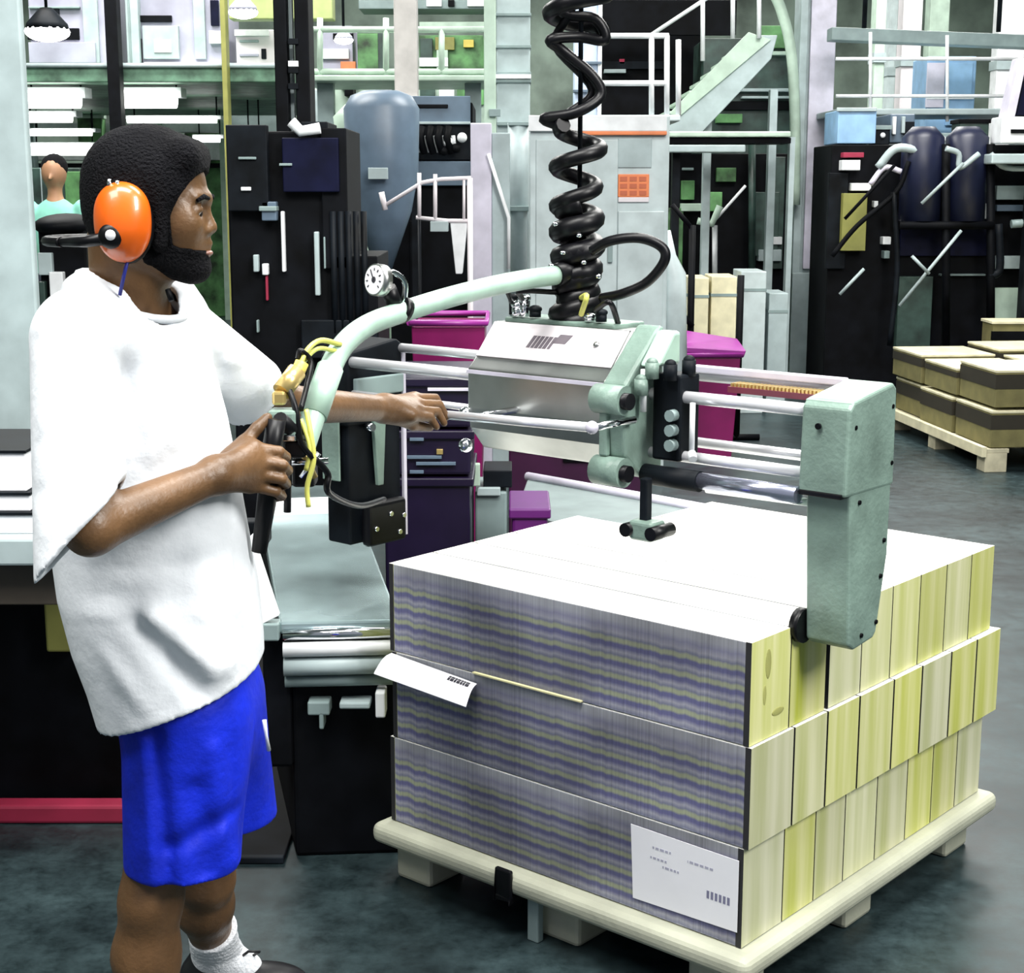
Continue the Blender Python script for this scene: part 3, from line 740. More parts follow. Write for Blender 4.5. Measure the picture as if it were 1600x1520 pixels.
# dark valve block right of the casting
vb = MB().gbox(.262, .33, .13, .20, 1.06, 1.235).build('valve_block', m_.dark, GR, .006)
for z in (1.095, 1.125, 1.155): MB().tube([G(.275, .13, z), G(.275, .112, z)], .012, 12).build('valve_port', m_.grey, vb)
MB().tube([G(.33, .10, 1.245), G(.33, .10, 1.16)], .0065, 8).build('plunger', m_.white, GR)
MB().tube([G(.225, .12, 1.185), G(.225, .12, 1.085)], .0055, 8).tube([G(.225, .12, 1.085), G(.215, .11, 1.075)], .009, 8).build('plunger', m_.white, GR)
for (u, v, z) in ((.31, .10, 1.248), (.28, .12, 1.245), (.27, .17, 1.25), (.325, .085, 1.215)):
    MB().tube([G(u, v, z-.02), G(u, v, z+.012)], .014, 12).ell(G(u, v, z+.012), (.012, .012, .010)).build('fitting', m_.castg if v < .12 else m_.dark, GR)
# rails: two pairs each side, running through to both jaws
for v, z, r, mt in ((.15, 1.190, .0125, 'chrome'), (.315, 1.212, .0115, 'chrome'), (.15, 1.070, .0115, 'chrome'), (.315, 1.070, .011, 'chrome')):
    MB().tube([G(.345, v, z), G(-.012, v, z)], r, 16).build('rail', m_.rail, GR)
for v, z, r in ((.15, 1.190, .0135), (.315, 1.212, .0115), (.15, 1.115, .008)):
    MB().tube([G(.785, v, z), G(1.225, v, z)], r, 16).build('rail', m_.rail, GR)
MB().tube([G(.79, .15, 1.19), G(.83, .15, 1.19)], [.026, .017], 16).build('rail_collar', m_.rail, GR)
MB().tube([G(.345, .13, 1.028), G(.21, .13, 1.028)], .021, 18).build('cylinder_cap', m_.dark, GR)
MB().tube([G(.21, .13, 1.030), G(-.012, .13, 1.030)], .0165, 18).build('air_cylinder', mat('lavender_anodised', (.50, .52, .66), .22, .9), GR)
MB().tube([G(.24, .20, 1.000), G(-.012, .20, 1.004)], .009, 12).build('tie_rod', m_.chrome, GR)
# toothed rack between the upper rails
mb = MB().gbox(.22, -.01, .235, .275, 1.195, 1.207, 0)
rk = mb.build('rack', mat('dark_red_rack', (.16, .03, .05), .4), GR)
mb = MB()
for i in range(26):
    u = .215-i*.0086; mb.gbox(u, u-.0045, .238, .272, 1.207, 1.214)
mb.build('rack_teeth', m_.brass, rk)
MB().gbox(.345, -.01, .285, .31, 1.222, 1.236).build('guide_strip', m_.lav, GR, .002)
# ---- right jaw, hanging over the yellow end boards
def jaw(name, us, flip):
    o = us; s = flip
    head = [(.130, 1.035), (.135, 1.200), (.150, 1.214), (.300, 1.236), (.315, 1.225), (.318, 1.035)]
    mb = MB(); mb.prism([G(o, v, z) for v, z in head], G(o-s*.102, 0, 0)-G(o, 0, 0))
    J = mb.build(name, m_.castg, GR, .007, 3)
    leg = [(.150, 1.045), (.312, 1.045), (.310, .90), (.278, .748), (.266, .738), (.190, .730), (.170, .742)]
    mb = MB(); mb.prism([G(o-s*.006, v, z) for v, z in leg], G(o-s*.100, 0, 0)-G(o-s*.006, 0, 0))
    mb.build('jaw_leg', m_.castg, J, .006, 3)
    MB().gbox(o-s*.004, o-s*.094, .126, .200, 1.032, 1.042).build('step_shadow_strip', m_.rubber, J, .002)  # dark strip stands in for the shade under the jaw's step
    return J
J1 = jaw('jaw', -.010, 1)
MB().gbox(-.012, -.108, .145, .305, 1.206, 1.212).build('jaw_top_plate', m_.castgl, J1, .002)
MB().tube([G(.004, .172, .765), G(-.014, .172, .765)], .034, 18).build('rubber_pad', m_.rubber, J1)
for v, z in ((.158, 1.165), (.30, 1.19), (.305, 1.08), (.29, .93), (.282, .86), (.272, .77), (.215, .755), (.185, 1.02)):
    uo = -.110 if v > .16 else -.06
    MB().tube([G(-.104, v, z), G(-.1135, v, z)], .0045, 10).build('bolt', m_.black, J1)
MB().tube([G(-.05, .131, 1.165), G(-.05, .126, 1.165)], .006, 10).build('bolt', m_.black, J1)
# ---- left jaw, opened wide, its ribbed inside turned to the camera
J2 = MB().prism([G(1.225, v, z) for v, z in [(.130, 1.035), (.135, 1.200), (.150, 1.214), (.300, 1.236), (.318, 1.225), (.318, 1.035)]], G(1.325, 0, 0)-G(1.225, 0, 0)).build('jaw', m_.dark, GR, .007, 3)
MB().gbox(1.235, 1.315, .14, .318, .74, 1.04).build('jaw_leg', m_.dark, J2, .006)
MB().gbox(1.222, 1.23, .316, .326, .74, 1.20).build('edge_strip', m_.lav, J2)
MB().prism([G(1.229, .205, 1.10), G(1.229, .255, 1.10), G(1.229, .240, .88), G(1.229, .222, .88)], G(1.217, 0, 0)-G(1.229, 0, 0)).build('rib', m_.castg, J2, .002)
MB().prism([G(1.31, .128, 1.10), G(1.25, .128, 1.10), G(1.25, .128, .90), G(1.31, .128, .90)], G(0, -.006, 0)-G(0, 0, 0)).build('side_plate', m_.castg, J2, .002)
MB().gbox(1.195, 1.225, .165, .300, .735, .845).build('rubber_pad', m_.rubber, J2, .012, 3)
for v, z in ((.19, .78), (.27, .76), (.24, .81), (.285, .80)): MB().tube([G(1.197, v, z), G(1.190, v, z)], .006, 10).build('bolt', m_.chrome, J2)
MB().gbox(1.212, 1.226, .15, .31, 1.105, 1.15).build('window_plate', m_.grey, J2, .003)
MB().tube([G(1.2, .19, 1.03), G(1.226, .19, 1.03)], .010, 10).build('bolt', m_.chrome, J2)
# ---- operator's bar in front of the housing
def onV(px, py, v):
    r = ray(px, py); k = (v+NX*VX+NY*VY)/(r[0]*VX+r[1]*VY); return Vector((r[0]*k, r[1]*k, EYE+r[2]*k))
b0, b1 = onV(672, 646, -.06), onV(925, 668, -.06)
hb_ = MB().tube([b0, b1], .0095, 14).build('push_bar', m_.rail, GR)
MB().tube([b1, b1+(G(0, .135, 0)-G(0, 0, 0))], .008, 12).build('bar_bracket', m_.chrome, hb_)
bm_ = b0.lerp(b1, .28); MB().tube([bm_, bm_+(G(0, .14, 0)-G(0, 0, 0))], .008, 12).build('bar_bracket', m_.chrome, hb_)
MB().ell(b1, (.013, .013, .013)).build('bar_knob', m_.lav, hb_)
for z in (1.115, 1.045): MB().ell(G(.79, .075, z), (.016, .016, .016)).build('pivot_ball', m_.chrome, GR)
# ---- lower stop hanging under the casting
LS = MB().gbox(.300, .318, .075, .095, .935, 1.03).build('stop_link', m_.dark, GR, .003)
MB().gbox(.275, .335, .060, .110, .905, .945).build('stop_block', m_.castg, LS, .008, 3)
for u in (.272, .335): MB().tube([G(u, .05, .925), G(u, .12, .925)], .014, 14).build('stop_roller', m_.rubber, LS)
# ---- mast hub above the housing
hub = MB().tube([G(.60, .23, 1.30), G(.60, .23, 1.335), G(.60, .23, 1.335), G(.60, .23, 1.47)], [.058, .058, .040, .038], 24).build('mast_hub', m_.rubber, GR)
MB().gbox(.46, .76, .17, .28, 1.310, 1.322).build('hub_plate', m_.castg, GR, .004)
for u, v, z, r in ((.73, .18, 1.345, .014), (.71, .18, 1.36, .012), (.68, .18, 1.338, .013), (.76, .2, 1.36, .010), (.50, .18, 1.34, .012), (.53, .18, 1.33, .012)):
    MB().tube([G(u, v, 1.325), G(u, v, z)], r, 10).ell(G(u, v, z+.004), (r*1.15, r*1.15, r*.7)).build('air_fitting', m_.chrome if int(u*100) % 2 else m_.dark, GR)
for (a, b, c, col) in (((.74, .17, 1.355), (.71, .13, 1.40), (.64, .20, 1.42), 'rubber'), ((.70, .16, 1.365), (.66, .11, 1.385), (.62, .19, 1.38), 'rubber'),
                       ((.50, .16, 1.35), (.44, .13, 1.37), (.47, .20, 1.32), 'rubber'), ((.53, .15, 1.34), (.50, .13, 1.38), (.57, .20, 1.37), 'yhose')):
    MB().tube(bez([G(*a), G(*b), G(*c)], 8), .006, 8).build('air_hose', getattr(m_, col), GR)
# ---- handlebar
hp = [(868, 430, 3.30), (820, 437, 3.24), (770, 447, 3.17), (700, 465, 3.06), (630, 487, 2.97), (575, 508, 2.88), (536, 540, 2.80), (512, 585, 2.74), (495, 635, 2.69), (482, 675, 2.66), (472, 705, 2.64)]
HB = MB().tube(bez([W(*p) for p in hp], 8), .0205, 18).build('handlebar', m_.castgl, GR)
MB().tube([W(868, 430, 3.30), G(.60, .23, 1.43)], .024, 14).build('bar_socket', m_.rubber, GR)
MB().tube([W(516, 575, 2.745), W(490, 650, 2.68)], .024, 18).build('bar_sleeve', m_.castgl, HB)
c = W(628, 484, 2.97); c2 = W(636, 488, 2.978)
MB().tube([c-(c2-c).normalized()*.006, c+(c2-c).normalized()*.009], .026, 18).build('clamp_ring', m_.rubber, HB)
# pressure gauge
gc = W(585, 437, 2.92); gn = Vector((-.72, -.68, .12)).normalized()
ga = MB().tube([gc-gn*.020, gc], .030, 24).build('pressure_gauge', m_.steel, GR)
MB().tube([gc, gc+gn*.0015], .027, 24).build('gauge_face', m_.paper, ga)
mb = MB(); 
mb.tube([gc+gn*.0016, gc+gn*.0024], .006, 12)
sx = gn.cross(Vector((0, 0, 1))).normalized(); sz = sx.cross(gn)
for k in range(9):
    w = math.radians(-40+k*32.5); d = sx*math.cos(w)+sz*math.sin(w); mb.tube([gc+gn*.002+d*.017, gc+gn*.002+d*.022], .0013, 6)
mb.tube([gc+gn*.0024, gc+gn*.0024+(sx*.5+sz*.8).normalized()*.017], .0014, 6)
mb.build('gauge_marks', m_.ink, ga)
MB().tube(bez([gc-gn*.018, W(612, 425, 2.95), W(632, 440, 2.965), W(632, 470, 2.97)], 6), .0055, 8).build('gauge_stem', m_.chrome, ga)
MB().tube([W(606, 450, 2.95), W(618, 478, 2.965)], .016, 10).build('gauge_bracket', m_.rubber, ga)
# ---- hand grip and valve cluster at the end of the handlebar
MB().tube([W(432, 655, 2.548), W(425, 700, 2.545), W(417, 780, 2.542), W(405, 862, 2.54)], [.016, .0165, .0165, .013], 14).build('hand_grip', m_.rubber, GR)
MB().tube([W(437, 655, 2.56), W(478, 690, 2.65)], .013, 12).build('grip_bracket', m_.rubber, GR)
def pbox(name, x0, y0, x1, y1, Y, d, m, bev=.004): return PB(GR, name, m, x0, y0, x1, y1, Y, d, bev)
pbox('valve_body', 417, 642, 462, 682, 2.585, .05, m_.castg, .006)
pbox('valve_body', 424, 612, 446, 634, 2.60, .03, m_.brass, .005)
MB().tube([W(440, 612, 2.62), W(464, 580, 2.65)], .017, 14).build('brass_union', m_.brass, GR)
MB().tube([W(462, 590, 2.655), W(472, 566, 2.665)], .012, 12).build('brass_union', m_.yellow, GR)
pbox('valve_plate', 424, 680, 462, 690, 2.58, .03, m_.chrome, .002)
pbox('trigger_block', 440, 690, 478, 716, 2.60, .05, m_.rubber, .006)
MB().tube([W(450, 716, 2.60), W(449, 800, 2.60)], .0065, 10).build('trigger_rod', m_.rubber, GR)
pbox('lower_valve', 455, 724, 492, 762, 2.63, .05, m_.rubber, .006)
MB().tube([W(452, 722, 2.62), W(512, 720, 2.64)], .006, 10).build('cross_fitting', m_.chrome, GR)
MB().tube([W(470, 700, 2.625), W(492, 746, 2.635)], .006, 10).build('cross_fitting', m_.brass, GR)
MB().tube([W(498, 708, 2.63), W(470, 745, 2.63)], .005, 10).build('cross_fitting', m_.chrome, GR)
for pts, r, mt in (([(532, 538, 2.77), (500, 532, 2.73), (478, 550, 2.69), (466, 580, 2.67)], .0048, 'yhose'), ([(524, 548, 2.76), (496, 545, 2.72), (474, 566, 2.69), (452, 600, 2.64)], .004, 'yhose'),
                   ([(478, 640, 2.63), (486, 680, 2.615), (490, 720, 2.61), (480, 760, 2.61), (482, 792, 2.61)], .0045, 'yhose'), ([(450, 605, 2.62), (462, 640, 2.60), (470, 690, 2.60), (488, 715, 2.61)], .0055, 'rubber'),
                   ([(470, 655, 2.62), (484, 700, 2.61), (478, 735, 2.61)], .004, 'yhose'), ([(490, 715, 2.62), (512, 740, 2.64), (514, 770, 2.66), (560, 790, 2.9), (600, 780, 3.2)], .006, 'rubber'),
                   ([(466, 560, 2.68), (470, 548, 2.68), (486, 566, 2.69), (480, 600, 2.66), (470, 640, 2.62)], .005, 'rubber')):
    MB().tube(bez([W(*p) for p in pts], 6), r, 8).build('air_hose', getattr(m_, mt), GR)
# ---- coiled supply hose and hanging rope up to the ceiling: its own thing
cx, cy = G(.60, .23, 0).x, G(.60, .23, 0).y
SP = thing('coiled_hose', 'black coiled air hose hanging from above down to the lifting machine', 'hose', (cx, cy, 1.47))
def helix(z0, z1, turns, R, ph=0, drift=0):
    n = int(turns*20); o = []
    for i in range(n+1):
        t = i/n; w = 2*math.pi*turns*t+ph; rr = R*(1+.12*math.sin(9*t+ph))
        o.append(Vector((cx+rr*math.cos(w)-.004, cy+rr*math.sin(w), z0+(z1-z0)*t)))
    return o
zz = lambda py: W(890, py, cy).z
MB().tube(helix(zz(505), zz(325), 4.2, .036, 1.0), .0225, 10).build('dense_coil', m_.rubber, SP)
MB().tube(helix(zz(470), zz(318), 4.2, .034, 3.6), .0215, 10).build('dense_coil', m_.rubber, SP)
MB().tube(helix(zz(330), zz(195), 2.25, .044, 2.2), .0165, 10).build('open_coil', m_.rubber, SP)
MB().tube(bez([W(872, 196, cy), W(850, 185, cy), W(900, 176, cy-.02), W(938, 150, cy), W(925, 118, cy), W(880, 80, cy), W(860, 62, cy-.02), W(905, 58, cy), W(945, 62, cy), W(930, 30, cy), W(880, 20, cy), W(870, -30, cy)], 6), .0115, 10).build('upper_hose', m_.rubber, SP)
MB().tube(bez([W(884, 180, cy+.02), W(925, 140, cy+.02), W(868, 72, cy+.02), W(885, 30, cy), W(905, -10, cy)], 6), .009, 10).build('upper_hose', m_.rubber, SP)
MB().tube(helix(zz(45), zz(-140), 3.2, .055, .4), .0165, 10).build('upper_coil', m_.rubber, SP)
MB().tube([G(.60, .23, 1.40), Vector((cx, cy, CEIL))], .005, 8).build('lifting_rope', m_.dark, SP)
mbt = MB()
for px, py in ((868, 350), (905, 368), (880, 395), (912, 410), (862, 415), (935, 432)): mbt.ell(W(px, py, cy-.055), (.007, .004, .005), 8, 6)
mbt.build('hose_clips', m_.chrome, SP)
MB().tube(bez([W(925, 392, 3.25), W(955, 376, 3.22), (W(1000, 372, 3.20)), W(1034, 386, 3.20), W(1038, 408, 3.20), W(1012, 440, 3.22), W(975, 458, 3.24), W(940, 466, 3.28)], 8), .0105, 12).build('side_loop', m_.rubber, SP)
# ================================================================== NEARBY SHOP FURNITURE
def unit(name, label, cat, Y, depth, body, bm, parts, group=None, body_name='body', floor=True, bev=.008):
    """a machine or cabinet: body rectangle in the view (down to the floor unless told otherwise) and parts on it
       parts: (name, material, x0, y0, x1, y1, forward, depth)"""
    x0, y0, x1, y1 = body; a = W(x0, y0, Y); b = W(x1, y1, Y); zb = 0. if floor else b.z
    t = thing(name, label, cat, ((a.x+b.x)/2, Y+depth/2, zb), group)
    MB().box((a.x, Y, zb), (b.x, Y+depth, a.z)).build(body_name, getattr(m_, bm), t, bev)
    for p in parts:
        nm, mt, px0, py0, px1, py1 = p[:6]; fw = p[6] if len(p) > 6 else .01; dp = p[7] if len(p) > 7 else fw+.002
        a = W(px0, py0, Y-fw); b = W(px1, py1, Y-fw)
        MB().box((a.x, Y-fw, b.z), (b.x, Y-fw+dp, a.z)).build(nm, getattr(m_, mt), t, min(.004, abs(a.z-b.z)*.2))
    return t
# mat with red rim
MT = thing('floor_mat', 'black rubber floor mat with red front edge left behind the worker', 'mat', (-1.6, 4.6, 0))
MB().box((-3.4, 3.80, .001), (-.80, 5.6, .016)).build('mat_body', m_.rubber, MT, .003)
mb = MB().box((-3.4, 3.74, .001), (-.94, 3.80, .05)); mb.build('red_edge', m_.red, MT, .008)
# table at the far left with stacks of white paper
TB = thing('work_table', 'grey work table at the left edge behind the worker', 'table', (-1.7, 3.9, 0))
za = FZ(40, 866, .86)
MB().box((-2.4, 3.25, .80), (-.93, 4.3, .86)).build('table_top', m_.ltgrey, TB, .006)
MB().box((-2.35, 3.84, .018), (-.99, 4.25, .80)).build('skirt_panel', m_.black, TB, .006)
MB().box((-1.02, 4.2, .018), (-.95, 4.28, .80)).build('leg', m_.dark, TB)
MB().box((W(66, 930, 3.78).x, 3.785, W(66, 1020, 3.78).z), (W(108, 930, 3.78).x, 3.835, W(66, 930, 3.78).z)).build('yellow_box', m_.olive, TB, .006)
MB().box((-2.35, 3.30, .70), (-.95, 3.34, .79)).build('apron', mat('dark_brown_apron', (.05, .04, .03), .6), TB, .003)
zt = .86
pl = [('white paper ream at the bottom of the pile on the left table', .042), ('white paper ream in the middle of the pile on the left table', .036), ('white paper ream on top of the pile on the left table', .085)]
for i, (lb, h) in enumerate(pl):
    x1 = W(60-(6*i), 800, 3.34).x
    r_ = MB().box((x1-.34-.01*i, 3.30+.01*i, zt), (x1, 3.62, zt+h)).build('paper_ream', m_.paper, None, .003)
    tag(r_, lb, 'paper', 'paper reams on the left table'); zt += h+.006
    MB().box((x1-.345-.01*i, 3.296+.01*i, zt-.006), (x1+.004, 3.625, zt)).build('divider_board', m_.dark, r_)
# steel delivery table of the press, right of the worker
DT = thing('delivery_table', 'low polished steel delivery table between the worker and the bundle stack', 'table', (-.6, 4.2, 0))
zt = .60
fl, fr, bl, br = FZ(436, 972, zt), FZ(625, 968, zt), FZ(408, 805, zt+.06), FZ(560, 800, zt+.06)
e = Vector((0, 0, -.03))
stm = mat('pale_brushed_sheet', (.36, .47, .48), .22, .65, noise=.25, scale=5)
MB().box8([fl+e, fr+e, br+e, bl+e, fl, fr, br, bl]).build('top_sheet', stm, DT, .006)
MB().box8([bl+e, br+e, br+Vector((.0, .06, .02)), bl+Vector((0, .06, .02)), bl+Vector((0, 0, .035)), br+Vector((0, 0, .035)), br+Vector((0, .05, .04)), bl+Vector((0, .05, .04))]).build('rear_lip', m_.white, DT, .004)
b2, b3 = bl+Vector((.01, .06, .03)), br+Vector((0, .06, .03)); t2, t3 = W(430, 758, bl.y+.45), W(548, 758, bl.y+.45)
MB().box8([b2+e, b3+e, t3+e, t2+e, b2, b3, t3, t2]).build('rear_sheet', stm, DT, .004)
for i, (dz, dy, r, mt) in enumerate(((-.028, -.010, .014, 'chrome'), (-.062, -.016, .018, 'white'), (-.105, -.012, .022, 'ltgrey'), (-.145, .0, .014, 'grey'))):
    MB().tube([fl+Vector((.01, dy, dz)), fr+Vector((0, dy, dz))], r, 14).build('front_roller', getattr(m_, mt), DT)
MB().box8([Vector((fl.x+.02, fl.y+.03, 0)), Vector((fr.x, fr.y+.03, 0)), Vector((br.x, br.y, 0)), Vector((bl.x, bl.y, 0)), fl+Vector((.02, .03, -.034)), fr+Vector((0, .03, -.034)), br+Vector((0, 0, -.034)), bl+Vector((0, 0, -.034))]).build('base', m_.black, DT, .01)
for (x0, y0, x1, y1, mt) in ((480, 1097, 515, 1118, 'grey'), (530, 1098, 578, 1108, 'ltgrey'), (586, 1082, 602, 1122, 'white'), (498, 1112, 506, 1140, 'grey')):
    PB(DT, 'latch', getattr(m_, mt), x0, y0, x1, y1, fl.y-.01, .06, .004)
PB(DT, 'side_panel', m_.black, 408, 985, 458, 1200, fl.y+.02, .3, .01)
sh = MB().box8([W(384, 852, 3.55), W(398, 838, 3.55), W(436, 962, 3.50), W(410, 975, 3.50), W(380, 846, 3.57), W(396, 832, 3.57), W(438, 958, 3.52), W(408, 971, 3.52)]).build('hanging_sheet', m_.white, DT, .002)
PB(DT, 'sheet_hook', m_.dark, 378, 815, 420, 850, 3.6, .05, .004)
PB(DT, 'hinge', m_.grey, 408, 975, 436, 1002, fl.y-.02, .05, .004)
# tall black machine with twin posts behind the worker
BM = unit('press_tower', 'tall black machine with twin posts rising behind the worker\'s shoulder', 'machine', 5.6, .7, (352, 205, 528, 800), 'black', [
    ('side_panel', 'dark', 352, 195, 420, 330, .05), ('control_panel', 'navy', 440, 215, 530, 300, .04), ('shoulder_block', 'black', 500, 200, 545, 420, .02, .5), ('lower_extension', 'black', 520, 400, 596, 800, .02, .5), ('top_box', 'dark', 470, 190, 512, 208, .0, .3),
    ('indicator', 'white', 376, 292, 392, 298, .06), ('indicator', 'grey', 404, 322, 432, 330, .06), ('light_slot', 'ltgrey', 395, 398, 404, 425, .03), ('light_slot', 'white', 409, 412, 419, 430, .03),
    ('light_slot', 'white', 438, 330, 446, 425, .03), ('light_slot', 'ltgrey', 490, 362, 500, 462, .03), ('light_slot', 'grey', 505, 370, 509, 420, .03), ('red_cable', 'red', 414, 430, 419, 470, .02),
    ('dial', 'blueg', 408, 315, 432, 345, .05), ('small_label', 'grey', 372, 245, 400, 249, .06), ('small_label', 'grey', 436, 255, 456, 259, .05), ('foot_panel', 'dark', 470, 500, 590, 560, .03), ('small_label', 'grey', 400, 500, 404, 520, .03)])
for x0, x1 in ((432, 452), (464, 486)):
    a, b = W(x0, 210, 5.8), W(x1, 210, 5.8); MB().box((a.x, 5.8, a.z), (b.x, 5.95, 3.0)).build('post', m_.black, BM, .004)
a, b = W(454, 210, 5.86), W(461, 210, 5.86); MB().box((a.x, 5.86, a.z), (b.x, 5.9, 3.0)).build('post_guide', m_.ltgrey, BM)
for y in (60, 95, 105, 130): PB(BM, 'post_bracket', m_.dark if y != 95 else m_.white, 450, y, 466, y+9, 5.79, .03, .001)
PT(BM, 'cable', m_.white, [(455, 190, 5.55), (470, 205, 5.55), (500, 200, 5.55)], .02)
for i in range(5): PT(BM, 'fin', m_.dark, [(520+12*i, 330, 5.58), (524+12*i, 520, 5.58)], .012, 6)
# dark blower behind the worker's head
BL = unit('blower_unit', 'black blower behind the worker\'s neck beside the pale column', 'machine', 6.5, .8, (58, 345, 150, 700), 'black', [
    ('label', 'white', 62, 348, 76, 352, .02), ('label', 'white', 112, 352, 126, 356, .02), ('side_duct', 'ltgrey', 58, 395, 82, 430, .03), ('duct', 'white', 76, 425, 100, 470, .04), ('lower_duct', 'dgreen', 60, 440, 76, 560, .04)])
MB().ell(W(105, 352, 6.6), (.13, .2, .05)).build('dome', m_.black, BL)
# magenta bins
def bin_(label, x0, x1, ytop, Y, depth, group='magenta bins'):
    a, b = W(x0, ytop, Y), W(x1, ytop, Y); z = a.z; w = (b.x-a.x)/2; cx_ = (a.x+b.x)/2; cy_ = Y+depth/2
    t = thing('plastic_bin', label, 'bin', (cx_, cy_, 0), group)
    mb = MB(); bw, bd, k = w*.80, depth/2*.80, .012
    out = [(-bw, -bd, 0), (bw, -bd, 0), (bw, bd, 0), (-bw, bd, 0), (-w*.96, -depth*.48, z-.03), (w*.96, -depth*.48, z-.03), (w*.96, depth*.48, z-.03), (-w*.96, depth*.48, z-.03)]
    P_ = [Vector((cx_+p[0], cy_+p[1], p[2])) for p in out]
    inn = [Vector((cx_+p[0]*.93, cy_+p[1]*.93, max(p[2], .03))) for p in out]
    mb.add(P_+inn, [(3, 2, 1, 0), (0, 1, 5, 4), (1, 2, 6, 5), (2, 3, 7, 6), (3, 0, 4, 7), (8, 9, 10, 11), (12, 13, 9, 8), (13, 14, 10, 9), (14, 15, 11, 10), (15, 12, 8, 11), (4, 5, 13, 12), (5, 6, 14, 13), (6, 7, 15, 14), (7, 4, 12, 15)])
    mb.build('tub', m_.magenta, t, .004)
    rim = [Vector((cx_+sx_*w, cy_+sy_*depth/2, z-.012)) for sx_, sy_ in ((-1, -1), (1, -1), (1, 1), (-1, 1), (-1, -1))]
    MB().tube(rim, .014, 8).build('rim', m_.purple, t)
    return t
b1_ = bin_('magenta bin with raised purple rim behind the lifting rails at right', 1052, 1160, 552, 9.2, .60)
MB().box8([W(1028, 548, 9.2), W(1163, 556, 9.2), W(1150, 535, 9.75), W(1042, 517, 9.75), W(1030, 540, 9.2), W(1166, 548, 9.2), W(1152, 529, 9.75), W(1040, 511, 9.75)]).build('lid', m_.purple, b1_, .004)
bin_('magenta bin behind the curved green handlebar', 640, 760, 500, 6.6, .5)
# low steel cart seen under the housing
LC = thing('low_cart', 'low pale steel cart with purple crate behind the bundle stack', 'cart', tuple(FZ(950, 800, 0)))
c_ = [FZ(824, 748, .45), FZ(806, 800, .45), FZ(1010, 850, .45), FZ(1110, 800, .45)]
MB().prism(c_, (0, 0, -.045)).build('cart_top', mat('dull_cart_steel', (.20, .25, .25), .5, .2), LC, .006)
for q in c_:
    q2 = q.lerp((c_[0]+c_[2])/2, .10); MB().tube([Vector((q2.x, q2.y, .41)), Vector((q2.x, q2.y, .0))], .022, 10).build('leg', m_.grey, LC)
MB().tube([c_[0]+Vector((0, 0, .01)), c_[3]+Vector((0, 0, .01))], .018, 10).build('edge_bar', m_.lav, LC)
cr = thing('crate', 'small purple crate on floor left of the low steel cart', 'crate', tuple(FZ(815, 830, 0)))
a = W(800, 796, 5.0); b = W(856, 796, 5.0); MB().box((a.x, 5.0, 0), (b.x, 5.3, a.z)).build('crate_body', mat('deep_purple_plastic', (.10, .01, .13), .4), cr, .01)
MB().box((a.x-.01, 4.99, a.z-.03), (b.x+.01, 5.31, a.z+.004)).build('crate_rim', mat('deep_purple_plastic', (.10, .01, .13), .4), cr, .006)
# dark purple-black stacked totes right of the open jaw
for i, (y0, y1, lb) in enumerate(((590, 668, 'dark tote on top of the pile right of the open jaw'), (672, 742, 'dark tote with pale strips in the middle of the pile right of the open jaw'), (746, 980, 'tall dark tote at the bottom of the pile right of the open jaw'))):
    Y = 5.2; a, b = W(600, y0, Y), W(736, y1, Y)
    zb = 0 if i == 2 else b.z
    t = thing('tote', lb, 'tote', ((a.x+b.x)/2, Y+.25, zb), 'dark totes behind the machine')
    MB().box((a.x, Y, zb), (b.x, Y+.5, a.z-.012)).build('tub', mat('purple_black_plastic', (.010, .006, .024), .3), t, .01)
    MB().box((a.x-.012, Y-.012, a.z-.03), (b.x+.012, Y+.512, a.z)).build('rim', mat('purple_black_plastic', (.010, .006, .024), .3), t, .005)
    if i == 1:
        for (x0, yy, x1) in ((640, 684, 662), (636, 712, 690), (650, 722, 712), (640, 735, 662)): PB(t, 'strip', m_.blueg, x0, yy, x1, yy+5, Y-.016, .01, .001)
        PB(t, 'label', m_.brass, 682, 702, 692, 710, Y-.016, .01, .001)
    if i == 0: PB(t, 'strip', m_.lav, 668, 606, 738, 611, Y-.016, .01, .001)
bx_ = unit('pump_housing', 'small pale grey pump housing just left of the low steel cart', 'pump', 5.5, .3, (742, 768, 792, 860), 'grey', [('cap', 'ltgrey', 745, 762, 782, 775, .02), ('motor', 'dark', 755, 735, 800, 762, .0, .2), ('flange', 'palegreen', 738, 725, 750, 760, .03)])

shade_sheet = thing('floor_mat', 'black sheet added as shade on the floor between the worker and the delivery table', 'mat', (-.75, 4.6, 0))
MB().box((-.79, 3.52, .001), (-.55, 5.6, .014)).build('mat_body', m_.black, shade_sheet, .003)  # dark sheet added to blacken the floor where shade falls
MB().box((-.79, 3.50, .001), (-.55, 3.52, .018)).build('edge_strip', m_.dark, shade_sheet, .003)

LCr = unit('long_crate', 'long deep purple crate on the floor behind the low steel cart', 'crate', 7.0, .5, (795, 690, 1010, 900), 'black', [])
for ch in LCr.children: ch.data.materials.clear(); ch.data.materials.append(mat('deep_wine_plastic', (.035, .003, .03), .45))
PB(LCr, 'rim', mat('deep_wine_plastic', (.035, .003, .03), .45), 790, 686, 1015, 698, 6.97, .56, .01)
PB(LCr, 'grip_slot', m_.black, 880, 712, 925, 722, 6.985, .02, .002)
# ================================================================== THE HALL BEHIND
# pale column at the left edge
LCm = thing('column', 'pale grey-green steel column filling the left edge of the view', 'column', (-1.7, 4.9, 0))
a, b = W(-60, 0, 4.8), W(30, 0, 4.8)
MB().box((a.x, 4.8, 0), (b.x, 4.84, CEIL)).build('shaft', m_.ltgrey, LCm, .008)
MB().box((a.x, 4.85, 0), (b.x-.05, 4.9, CEIL)).build('flange', m_.grey, LCm, .004)
